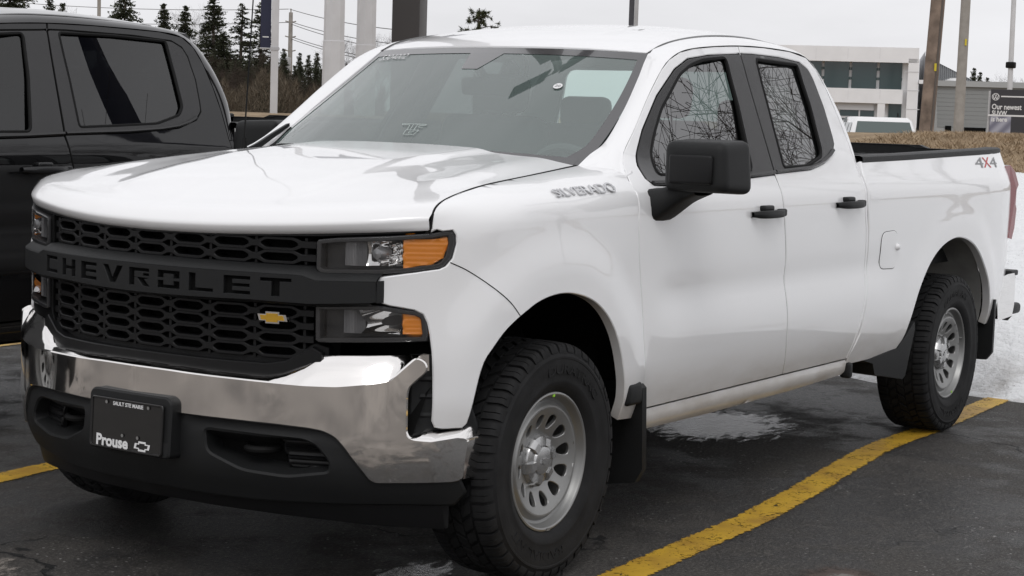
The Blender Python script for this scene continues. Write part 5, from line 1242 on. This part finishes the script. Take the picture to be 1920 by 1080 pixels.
# utility poles on the right
def lean_pole(nm, lab, cat, top, bot, D, r0, r1, m, group=None, yellow=None):
    a = at(*bot, D); b = at(*top, D); ax = (b-a).normalized(); a = a - ax*(a.z/ax.z)
    t = thing(nm, lab, cat, a, 0, group); mb = MB(); q = [(ax*k)[:] for k in np.linspace(0, 10.6, 12)]; mb.tube(q, list(np.linspace(r0, r1, 12)), 16); mb.build('shaft', m, t, 60)
    if yellow:
        c = at(yellow[0], yellow[1], D) - a; k = c.dot(ax); d = (CAM_POS-a).normalized(); sd_ = ax.cross(d).normalized()
        mb = MB(); p = ax*k + d*(r0*.93) + sd_*(r0*.45); mb.box(p[:], (.03, .045, .16), rot=Matrix.Rotation(facing(yellow[0]), 4, 'Z')); mb.build('marker_plate', mat('yellow_tag', (.62, .50, .03), rough=.5), t)
    return t, a, ax
pt, pa, pax = lean_pole('utility_pole', 'leaning brown weathered wooden utility pole beside the white building', 'utility pole', (1759, 0), (1737, 240), 38, .158, .138, WOODP, None, (1752, 127))
mb = MB(); e = Vector((math.cos(facing(1750)+R(100)), math.sin(facing(1750)+R(100)), 0)); mb.tube([(-e*.10 + pax*k - Vector((math.cos(facing(1750)), math.sin(facing(1750)), 0))*.13)[:] for k in (0, 4, 9)], .028, 8); mb.build('cable_riser', mat('cable_guard', (.10, .085, .075), rough=.8), pt)
lean_pole('utility_pole', 'grey concrete utility pole with a yellow tag in front of the grey wing', 'utility pole', (1811, 0), (1797, 240), 44, .130, .10, CPOLE, None, (1809, 80))
lt, la, lax = lean_pole('flag_pole', 'thin pale metal pole rising behind the dark sign board', 'pole', (1901, 0), (1893, 172), 46, .072, .05, ALU)
c = at(1894, 122, 46) - la; mb = MB(); mb.box((lax*c.dot(lax))[:], (.22, .22, .16), bev=.03); mb.build('clamp', RUB, lt)
p0 = at(184, 212, 60); t = thing('utility_pole', 'thin grey utility pole with a cross arm above the black cab', 'utility pole', (p0.x, p0.y, 0), facing(184))
mb = MB(); mb.tube([(0, 0, 0), (0, 0, 6.9)], .06, 10); mb.build('shaft', CPOLE, t); mb = MB(); mb.tube([(0, -.28, 4.98), (0, .28, 5.04)], .02, 6); mb.build('cross_arm', CPOLE, t)
# the far utility pole with its transformer and wires
p0 = at(542, 204, 120); t = thing('utility_pole', 'distant grey utility pole carrying wires and a transformer can', 'utility pole', (p0.x, p0.y, 0), facing(542)); zz = lambda y: at(542, y, 120).z
mb = MB(); mb.tube([(0, 0, 0), (0, 0, zz(24))], [.19, .13], 10); mb.tube([(0, 0, zz(26)), (0, 0, zz(17))], .04, 6); mb.build('shaft', CPOLE, t)
for y in (42, 70, 96): mb = MB(); mb.tube([(0, -.36, zz(y)+.06), (0, 0, zz(y)-.03), (0, .36, zz(y)+.06)], .045, 6); mb.build('cross_arm', CPOLE, t)
mb = MB(); V = MB(); V.lathe([(0, -.55), (.28, -.5), (.30, .5), (0, .6)], 14, axis='z', c=(0, .18, zz(123))); mb.add(np.concatenate(V.v), V.f); mb.build('transformer', GALVP, t)
WIRE = mat('overhead_wire', (.10, .10, .10), rough=.6)
def wire(a, b, sag, lab):
    a, b = Vector(a), Vector(b); mb = MB(); mb.tube([(a.lerp(b, k) - Vector((0, 0, sag*4*k*(1-k))))[:] for k in np.linspace(0, 1, 16)], .022, 4); props(mb.build('overhead_wire', WIRE), lab, 'wire', 'overhead power lines')
for i, (ya, pb, yb_, Db) in enumerate(((17, 800, 60, 90), (42, 800, 88, 90), (44, 800, 104, 90), (70, 800, 122, 90), (72, 800, 130, 90))):
    wire(at(543 + (6 if i % 2 else 0), ya, 120), at(pb, yb_, Db), .25, 'thin wire running right from the far utility pole, %s from the top' % ('topmost', 'second', 'third', 'fourth', 'lowest')[i] if i not in (0, 4) else ('topmost thin wire running right from the far utility pole' if i == 0 else 'lowest thin wire running right from the far utility pole'))
for i, (ya, yb_) in enumerate(((17, 2), (42, 33), (135, 128), (165, 150))):
    wire(at(541, ya, 120), at(0, yb_, 150), .3, ('topmost thin wire running left above the spruce tops', 'second thin wire running left across the spruce tops', 'thin wire running left across the middle of the spruces', 'lowest thin wire running left across the dark brush')[i])

# ------------------------------------------------------------------ car dealership on the right
WPAN = mat('white_wall_panel', (.80, .80, .81), rough=.55, var=.04, vscale=1)
GPAN = mat('grey_wall_panel', (.36, .37, .37), rough=.6, var=.06, vscale=.7); CORR = mat('corrugated_roof', (.42, .43, .44), rough=.45, metal=.2)
TEAL = mat('tinted_shop_glass', (.012, .035, .036), rough=.06, spec=.8); MUL = mat('window_mullion', (.50, .50, .51), rough=.5)
def facade(px_c, D):
    yaw = facing(px_c); c = at(px_c, 240, D); ux = Vector((math.sin(yaw), -math.cos(yaw), 0)); un = Vector((math.cos(yaw), math.sin(yaw), 0))
    def loc(px, py):      # (u, z) on the facade plane
        d = _f + _r*((px-960)/3345.41) - _u*((py-540)/3345.41); k = (c-CAM_POS).dot(un)/d.dot(un); q = CAM_POS + d*k - c; return q.dot(ux), q.z + c.z - 1.0
    return yaw, Vector((c.x, c.y, 1.0)), loc
yaw, org, loc = facade(1640, 105)
t = thing('dealership_building', 'white two-storey showroom with teal glass and a grey wing behind the grass bank', 'building', org, yaw)
def bx(px0, py0, px1, py1, d0, d1, nm, m, par=t, bev=0):
    (u0, z0), (u1, z1) = loc(px0, py1), loc(px1, py0); mb = MB(); mb.box(((d0+d1)/2, -(u0+u1)/2, (z0+z1)/2), (d1-d0, u1-u0, z1-z0), bev=bev); return mb.build(nm, m, par)
bx(1380, 92, 1724, 300, .6, 14, 'main_block', WPAN)
bx(1380, 90, 1724, 110, 0, .62, 'fascia', WPAN); bx(1694, 110.5, 1724, 300, 0, .62, 'corner_pier', WPAN); bx(1380, 168, 1693, 186, .1, .62, 'spandrel', WPAN)
bx(1640, 186.5, 1660, 300, .12, .62, 'pier', WPAN); bx(1570, 186.5, 1639, 205, .35, .62, 'sign_panel', MUL)
for x0, x1 in ((1400, 1470), (1471.5, 1541), (1543.5, 1593), (1595.5, 1645), (1648, 1693)):
    w = bx(x0, 110.8, x1, 167.5, .50, .58, 'window', TEAL)
for x in (1470.7, 1542, 1594.5, 1646.5): bx(x-1.3, 110.8, x+1.3, 167.5, .36, .60, 'mullion', MUL)
bx(1661, 168.5, 1692, 300, .45, .58, 'window', TEAL); bx(1570, 206, 1639, 300, .45, .58, 'window', TEAL)
bx(1608, 206, 1610, 300, .4, .6, 'mullion', MUL); bx(1572, 219, 1639, 221, .4, .6, 'mullion', MUL)
for y in (128, 146): bx(1540, y, 1692, y+1.2, .585, .595, 'blind_rail', mat('pale_teal_rail', (.06, .11, .11), rough=.4))
JNT = mat('panel_joint', (.56, .56, .57), rough=.8)
for x in (1530, 1590, 1650): bx(x-.3, 90.4, x+.3, 110, -.012, .02, 'panel_joint', JNT)
for y in (135, 170, 205): bx(1694.2, y-.3, 1723.8, y+.3, -.012, .02, 'panel_joint', JNT)
for x in (1590, 1650): bx(x-.3, 168.2, x+.3, 186, .088, .12, 'panel_joint', JNT)
for x0, x1 in ((1560, 1580), (1655, 1668)): bx(x0, 84, x1, 90, 5, 7, 'roof_unit', GALVP)
# pale return wall and sloping corrugated flank
(u0, z0), (u1, z1) = loc(1724.5, 300), loc(1735, 96)
mb = MB(); mb.add([(.05, -u0, z0), (.9, -u1, z0), (.9, -u1, z1), (.05, -u0, z1)], [(0, 1, 2, 3)]); mb.add([(.9, -u1, z0), (14, -u1, z0), (14, -u1, z1), (.9, -u1, z1)], [(0, 1, 2, 3)]); mb.build('return_wall', MATS['pale_post_paint'], t)
A = loc(1735.5, 99); Bq = loc(1852, 158); Cq = loc(1735.5, 160); n_ = 60; Vv = []
for i in range(n_+1):
    k = i/n_; u = A[0] + (Bq[0]-A[0])*k; zt = A[1] + (Bq[1]-A[1])*k; Vv.append([(4.0 + .12*(i % 2), -u, Cq[1]-1.2), (4.0 + .12*(i % 2), -u, zt)])
mb = MB(); mb.grid(np.array(Vv)); mb.add([(4, -A[0], A[1]), (4, -Bq[0], Bq[1]), (12, -Bq[0], Bq[1]), (12, -A[0], A[1])], [(0, 1, 2, 3)]); mb.build('corrugated_flank', CORR, t, 10)
bx(1736, 158, 1990, 300, 1.0, 13, 'wing', GPAN); bx(1722.5, 150, 1735.5, 157, -.2, 1.3, 'canopy', WPAN); bx(1745, 159, 1757, 300, .9, 1.02, 'panel_strip', mat('light_grey_panel', (.40, .41, .41), rough=.5))
bx(1736, 156, 1990, 160, .8, 13.2, 'coping', mat('coping_metal', (.36, .37, .37), rough=.5))
bx(1772, 236, 1785, 260, .9, 1.02, 'door', DARK); bx(1808, 240, 1850, 262, .9, 1.02, 'loading_opening', DARK)
for y in np.arange(166, 240, 8.0): bx(1758, y, 1990, y+.5, .975, .998, 'siding_groove', mat('groove_grey', (.25, .26, .26), rough=.7))
u_, z_ = loc(1797, 158); mb = MB(); V = MB(); V.lathe([(.95, 0), (.85, .25), (.55, .45), (.0, .52)], 24, axis='z', c=(4.5, -u_, z_)); mb.add(np.concatenate(V.v), V.f); mb.build('roof_dome', MATS['white_print'], t, 60)
# advertising board
yaw, org, loc2 = facade(1890, 36); org.z = 1.0
t = thing('advertising_board', 'charcoal advertising board with white lettering standing on the grass bank', 'sign', org, yaw); loc = loc2
brd = bx(1852.5, 169, 1930, 275, 0, .05, 'board', mat('charcoal_board', (.035, .034, .040), rough=.5), t)
GRP = mat('printed_picture', (.20, .20, .26), rough=.5); n, l, b = nodes(GRP); tc_ = n.new('ShaderNodeTexCoord'); wv = n.new('ShaderNodeTexWave'); wv.bands_direction = 'DIAGONAL'; wv.inputs['Scale'].default_value = 2.2; wv.inputs['Distortion'].default_value = 1.5; l.new(tc_.outputs['Object'], wv.inputs[0])
l.new(mixc(n, l, wv.outputs['Fac'], (.16, .16, .21), (.36, .36, .42)), b.inputs['Base Color'])
bx(1853, 217.5, 1896, 275, -.004, -.001, 'picture', GRP, brd); bx(1852.6, 216.6, 1930, 217.4, -.006, -.002, 'rule', WTXT, brd); bx(1877, 181, 1930, 182, -.006, -.002, 'rule', WTXT, brd)
for i, x in enumerate((1853, 1929)): bx(x-1.2, 170, x+1.2, 380, .05, .10, 'post', ALU, t)
def sign_text(s, x0, x1, y0, y1, bold):
    (u0, z0), (u1, z1) = loc2(x0, y1), loc2(x1, y0); V, Fc = fit_text(s, u1-u0, z1-z0, bold, 0); mb = MB(); mb.add(np.stack([0*V[:, 0]-.008, -(V[:, 0]+(u0+u1)/2), V[:, 1]+(z0+z1)/2], 1), Fc); mb.build('board_lettering', WTXT, brd, None)
sign_text('Our newest', 1859.5, 1916, 196, 205, .025); sign_text('SUVW', 1859.5, 1888.5, 207.8, 215.8, .03); sign_text('is here', 1858.5, 1888.5, 219.5, 227.8, .03)
(uc, zc_) = loc2(1867, 181.5); r_ = loc2(1874, 181.5)[0] - uc; mb = MB()
ring = lambda r, d: [(d, -(uc + r*math.cos(a)), zc_ + r*math.sin(a)) for a in np.linspace(0, 2*np.pi, 40, endpoint=False)]
mb.add(ring(r_, -.008) + ring(r_*.84, -.008), [(i, (i+1) % 40, 40+(i+1) % 40, 40+i) for i in range(40)])
def strk(pts, w):
    for (x0, y0), (x1, y1) in zip(pts[:-1], pts[1:]):
        d = np.array([x1-x0, y1-y0]); nn = np.array([-d[1], d[0]])/np.linalg.norm(d)*w/2
        q = [(x0+nn[0], y0+nn[1]), (x0-nn[0], y0-nn[1]), (x1-nn[0], y1-nn[1]), (x1+nn[0], y1+nn[1])]; mb.add([(-.0085, -(uc + x*r_), zc_ + y*r_) for x, y in q], [(0, 1, 2, 3)])
strk([(-.36, .80), (0, .02), (.36, .80)], .17); strk([(-.74, .46), (-.36, -.72), (0, .0), (.36, -.72), (.74, .46)], .17)
mb.build('round_emblem', WTXT, brd, None)

# white van parked behind the bank
yaw, org, locv = facade(1660, 48); loc = locv
t = thing('parked_van', 'white van seen over the grass bank in front of the showroom', 'van', (org.x, org.y, .03), yaw + R(6)); PW = paint('white_van_paint', (.78, .78, .78), dirt_amt=.2)
def vanbody(mb, sc=1):
    rows = []
    for z, x0, x1, hy in ((.30, 0, 4.6, .92), (.85, -.05, 4.65, .97), (1.02, .05, 4.65, .95), (1.62, .62, 4.55, .78), (1.70, .80, 4.45, .70)):
        P = round_poly([(x0, -hy), (x0, hy), (x1, hy), (x1, -hy)], .22, 4); rows.append([(x, y, z) for x, y in P])
    mb.grid(np.array(rows), closed=True); mb.add(rows[-1], [tuple(range(len(rows[-1])))[::-1]])
mb = MB(); vanbody(mb); mb.build('body', PW, t, 40)
WG = mat('van_glass', (.06, .085, .08), rough=.08, spec=.9)
mb = MB(); mb.add([(.055, -.82, 1.05), (.055, .82, 1.05), (.555, .70, 1.58), (.555, -.70, 1.58)], [(3, 2, 1, 0)]); o = mb.build('windscreen', WG, t)
for sg in (-1, 1):
    for x0, x1 in ((.75, 1.55), (1.65, 2.7), (2.8, 4.0)): mb = MB(); mb.add([(x0-.2*(x0 < 1), sg*.955, 1.06), (x1, sg*.955, 1.06), (x1, sg*.815, 1.54), (x0+.12, sg*.815, 1.54)], [(0, 1, 2, 3)]); mb.build('side_window', WG, t)
    for x in (.85, 3.6):
        mb = MB(); mb.lathe([(0, -.11), (.20, -.11), (.33, -.10), (.34, 0), (.33, .10), (0, .10)], 24, c=(x, sg*.85, .34)); mb.build('wheel', TYRE, t)
    mb = MB(); mb.box((-.02, sg*.70, .72), (.10, .34, .16), bev=.03); mb.build('headlight', MATS['lamp_ribbed'], t)
mb = MB(); mb.tube([(1.2, -.45, 1.68), (1.25, -.45, 1.82)], .02, 6); mb.build('aerial', RUB, t)
# ------------------------------------------------------------------ trees
BARK = mat('grey_bark', (.085, .072, .062), rough=1, spec=.1, var=.3, vscale=3)
def leafmat(name, a, b_):
    m = mat(name, a, rough=.9, spec=.1); n, l, b = nodes(m); oi = n.new('ShaderNodeNewGeometry'); l.new(mixc(n, l, oi.outputs['Random Per Island'], a, b_), b.inputs['Base Color']); return m
NEED = leafmat('spruce_needles', (.032, .038, .024), (.075, .080, .052))
def conifer(seed, h, spread, bare=.12, dens=1.0, droop=.25, gap=.0):
    """trunk plus irregular drooping boughs of needle sprays (many small triangles)"""
    rn = np.random.RandomState(seed); tri = []; nb = int(h*15*dens)
    lump = rn.uniform(.65, 1.15, (9, 5))
    for i in range(nb):
        f = bare + (1-bare)*rn.rand()**.85; z = h*f; a = rn.uniform(0, 6.28)
        if rn.rand() < gap: continue
        L_ = (spread*(1-f)**.85*lump[int(f*8.99), int(a/6.284*4.99)] + .12)*rn.uniform(.55, 1.1); dz = -droop*L_*rn.uniform(.2, 1.5) + .35*L_*(f > .8)*rn.rand()
        d = np.array([math.cos(a), math.sin(a), 0]); s = np.array([-d[1], d[0], 0]); m = max(7, int(L_*22))
        for q in range(m):
            t = ((q+rn.rand())/m)**.8; base = d*L_*t + np.array([0, 0, z + dz*t*t]) + rn.normal(0, .04, 3); w = (.10 + .26*(1-t)**.7)*min(1.4, .5+L_*.4)
            tip = base + s*rn.choice([-1, 1])*w*rn.uniform(.1, 1.1) + d*w*rn.uniform(.0, .9) + np.array([0, 0, rn.uniform(-.7, .25)*w*1.5])
            o = d*rn.uniform(.03, .08) + np.array([0, 0, rn.uniform(-.03, .09)]); tri.append([base - o, base + o, tip])
    V = np.array(tri).reshape(-1, 3)
    mc = MB(); mc.add(V, np.arange(len(V)).reshape(-1, 3)); mt = MB(); mt.tube([(0, 0, 0), (.012*h*rn.uniform(-1, 1), 0, h*.5), (0, 0, h)], [.014*h, .009*h, .002*h], 8)
    return mt, mc
protos = []
for i, (sd_, h, s_, br, dn, dr, gp) in enumerate(((1, 11, 2.7, .03, 2.4, .30, .0), (2, 12, 2.9, .04, 2.0, .35, .0), (3, 11, 3.3, .05, 2.4, .25, .0), (4, 12, 2.6, .08, 1.25, .35, .0), (5, 8, 2.3, .02, 2.6, .30, .0))):
    mt, mc = conifer(sd_, h, s_, br, dn, dr, gp); a = mt.build('trunk', BARK); b2 = mc.build('crown', NEED, None, None); protos.append((h, a.data, b2.data)); bpy.data.objects.remove(a); bpy.data.objects.remove(b2)
def tree(nm, cat, k, px, top, D, lab, group, base=208, wide=1.0):
    p0 = at(px, base, D); zt = at(px, top, D).z; h, m1, m2 = protos[k]; zb_ = 0.0
    t = thing(nm, lab, cat, (p0.x, p0.y, zb_), (px*7.3) % 6.28, group); s = (zt-zb_)/h
    for q, m in (('trunk', m1), ('crown', m2)): o = bpy.data.objects.new(q, m); COL.objects.link(o); o.parent = t; o.scale = (s*wide, s*wide, s)
LST = [  # prototype, column, top row, distance, label
 (2, 18, -90, 62, 'huge dark spruce at the left edge behind the black cab'),
 (1, 92, -4, 118, 'broad spruce just left of the thin pole above the black cab'),
 (4, 116, 8, 116, 'small dark spruce tip beside the broad one above the black cab'),
 (2, 232, -34, 112, 'wide dense spruce cut by the picture top above the black roof'),
 (0, 305, 8, 114, 'dark spruce with a pointed crown, third from the black cab rear'),
 (0, 345, 12, 116, 'short dark spruce just left of the black cab rear corner'),
 (0, 398, -2, 105, 'full dark green spruce standing right at the black cab rear corner'),
 (2, 418, 60, 100, 'broad low spruce behind the tall one at the black cab corner'),
 (3, 452, 8, 98, 'tall sparse spruce between the black cab and the antenna'),
 (3, 487, 6, 96, 'tall thin spruce half hidden by the navy banner'),
 (4, 530, 92, 125, 'small dark spruce beside the transformer pole'),
 (4, 560, 100, 128, 'small pointed spruce, leftmost of three right of the pole'),
 (4, 577, 104, 130, 'small pointed spruce, middle of three right of the pole'),
 (4, 592, 100, 126, 'small slim spruce next to the pale pylon'),
 (4, 606, 128, 120, 'low dark spruce partly behind the left pale pylon'),
 (4, 648, 120, 128, 'small dark spruce between the two pale pylons'),
 (2, 440, 110, 90, 'low bushy spruce in front of the sparse tall one'),
 (2, 500, 120, 92, 'low bushy spruce behind the banner pole foot'),
 (4, 1822, 128, 160, 'dark spruce tip showing over the roof of the grey wing'),
 (4, 1834, 136, 165, 'second lower spruce tip over the roof of the grey wing'),
 (4, 1848, 146, 165, 'lowest spruce tip over the roof of the grey wing')]
for k, px, top, D, lab in LST: tree('spruce_tree', 'spruce tree', k, px, top, D, lab, 'spruces along the far side of the lot', wide=(1.8 if 380 < px < 505 else 1.35) if k != 4 else 1.0)
for i in range(26):
    px = 408 + 205*i/25 + 9*math.sin(i*2.3); tree('spruce_tree', 'spruce tree', (4, 0, 2)[i % 3], px, 118 + 16*math.sin(i*1.9) + 16*(px > 560), 92 + 9*math.sin(i*3.1), 'dark spruce in the dense low row between the black cab and the pylons', 'low spruces filling the row', wide=1.15)
# flat-topped pine over the white roof
PNE = leafmat('pine_needles', (.030, .040, .018), (.085, .085, .045))
rn = np.random.RandomState(11); p0 = at(893, 215, 80); z0 = 0.0; hp = at(893, 16, 80).z - z0
t = thing('pine_tree', 'open-crowned pine showing above the white roof', 'pine tree', (p0.x, p0.y, z0)); tri = []; mt = MB(); mt.tube([(0, 0, 0), (.05, .1, hp*.6), (0, 0, hp)], [.17, .12, .02], 8)
for i in range(34):
    f = rn.uniform(.62, 1.0); z = hp*f; a = rn.uniform(0, 6.28); L_ = (1-f)*3.6*rn.uniform(.5, 1.0) + .3; d = np.array([math.cos(a), math.sin(a), .12]); e = d*L_ + np.array([0, 0, z]); mt.tube([(0, 0, z), tuple(e*.5 + np.array([0, 0, z])*.5 + np.array([0, 0, .05])), tuple(e)], [.03, .02, .008], 5)
    for c in range(int(3+L_*3)):
        q = d*L_*rn.uniform(.45, 1.05) + np.array([0, 0, z]) + rn.normal(0, .07, 3)
        for j in range(30):
            v = rn.normal(0, 1, 3); v /= np.linalg.norm(v); w = np.cross(v, rn.normal(0, 1, 3)); w /= np.linalg.norm(w); tri.append([q - w*.020, q + w*.020, q + v*rn.uniform(.09, .22)])
mt.build('trunk', BARK, t); mc = MB(); mc.add(np.array(tri).reshape(-1, 3), np.arange(3*len(tri)).reshape(-1, 3)); mc.build('crown', PNE, t, None)
# bare broad-leaved trees
TWIG = mat('bare_twigs', (.060, .047, .040), rough=1, spec=.1)
def bare_tree(seed, h, thick, levels, spread, nmain=5, ratio=.76):
    rnd = random.Random(seed); mb = MB()
    def grow(p, d, L_, r, lv):
        n = 4 if lv < 3 else 3; pts = [p]; dd = d.copy()
        for i in range(n):
            dd = (dd + Vector((rnd.gauss(0, .10), rnd.gauss(0, .10), rnd.gauss(.03, .07)))).normalized(); pts.append(pts[-1] + dd*L_/n)
        r1 = max(.003, r*.58); mb.tube([q[:] for q in pts], list(np.linspace(r, r1, len(pts))), 7 if lv == 0 else (5 if lv < 3 else 3), cap=False)
        if lv >= levels: return
        m = nmain if lv == 0 else rnd.choice((3, 3, 4))
        for k in range(m):
            ax = dd.orthogonal().normalized(); ax.rotate(Matrix.Rotation(rnd.uniform(0, 6.28), 3, dd)); nd = (dd + ax*spread*rnd.uniform(.6, 1.2)).normalized()
            st = pts[-1] if (k == 0 or lv == 0) else pts[rnd.choice((2, 3, len(pts)-1)) if len(pts) > 3 else -1]
            grow(st, nd, L_*ratio*rnd.uniform(.75, 1.15), r1*(.9 if k == 0 else rnd.uniform(.55, .8)), lv+1)
        if lv > 0:
            for k in range(3):
                ax = dd.orthogonal().normalized(); ax.rotate(Matrix.Rotation(rnd.uniform(0, 6.28), 3, dd)); grow(pts[rnd.randrange(1, len(pts))], (dd*.6 + ax).normalized(), L_*.45, r1*.4, levels)
    grow(Vector((0, 0, 0)), Vector((.03, .02, 1)).normalized(), h*.27, thick, 0); return mb
bt = []
for sd_, h, th_, lv, sp in ((21, 9, .10, 6, .62), (22, 9, .09, 6, .58)):
    o = bare_tree(sd_, h, th_, lv, sp).build('bare_tree', TWIG, None, None); bt.append(o.data); bpy.data.objects.remove(o)
def bare(k, loc, s, rz, lab, grp):
    o = bpy.data.objects.new('bare_tree', bt[k]); COL.objects.link(o); o.location = loc; o.scale = (s, s, s); o.rotation_euler = (0, 0, rz); props(o, lab, 'tree', grp)
bare(0, (11.9, -8.5, .6), 1.0, 1.0, 'large bare maple reflected in the front side window of the white truck', 'bare trees beside the lot')
bare(1, (15.0, -4.6, .9), .92, 2.0, 'bare tree reflected in the rear side window of the white truck', 'bare trees beside the lot')
bare(1, (9.6, 17.5, .9), 1.15, .5, 'bare tree beyond the black truck reflected along the windscreen pillar', 'bare trees beside the lot')
for k, px, py_top, D, s, lab in ((1, 655, 52, 95, .9, 'thin bare tree between the two pale pylons'), (0, 708, 62, 100, .9, 'thin bare tree between the right pylon and the bronze post'), (1, 140, 2, 120, 1.1, 'faint bare tree over the black roof left of the wide spruce'),
        (0, 372, 20, 120, 1.1, 'thin bare tree between the short spruce and the full spruce'), (0, 468, 95, 80, .6, 'low bare tree under the tall sparse spruces'), (1, 552, 120, 85, .5, 'low bare tree right of the transformer pole'), (0, 428, 105, 82, .6, 'low bare tree beside the black cab rear corner'), (1, 590, 140, 84, .45, 'lowest bare tree left of the pale pylon'),
        (1, 1868, 140, 130, .8, 'faint bare tree left of the thin pale pole above the grey wing'), (0, 1905, 146, 130, .7, 'faint bare tree right of the thin pale pole above the grey wing')):
    p = at(px, 208, D); zt = at(px, py_top, D).z; bare(k, (p.x, p.y, 0), zt/9.4*1.12, px*.37, lab, 'thin bare trees in the background')
# brush along the far side: nobody could count it
rn = np.random.RandomState(4); nb = 70000; px = rn.uniform(-60, 720, nb); D = rn.uniform(66, 100, nb); topy = 160 + 14*np.sin(px*.021) + 14*np.sin(px*.057+1) + 8*np.sin(px*.19) + 12*(px > 560)
dirs = np.array([(at(q, 208, 1) - CAM_POS)[:] for q in np.linspace(-60, 720, 200)]); P = np.stack([np.interp(px, np.linspace(-60, 720, 200), dirs[:, k]) for k in range(3)], 1)*D[:, None] + np.array(CAM_POS)
zt_ = 1.513 + (199-topy)/3345*D; f = rn.rand(nb)**.75; P[:, 2] = f*zt_
v = np.stack([rn.normal(0, .14, nb), rn.normal(0, .14, nb), rn.uniform(.08, .42, nb)], 1); w = rn.normal(0, 1, (nb, 3)); w *= (.010*rn.uniform(.6, 2, nb)/np.linalg.norm(w, axis=1))[:, None]
mb = MB(); mb.add(np.stack([P-w, P+w, P+v], 1).reshape(-1, 3), np.arange(3*nb).reshape(-1, 3)); props(mb.build('brush', leafmat('brown_brush', (.045, .037, .028), (.12, .098, .072)), None, None), kind='stuff')
SC.cycles.use_denoising = True
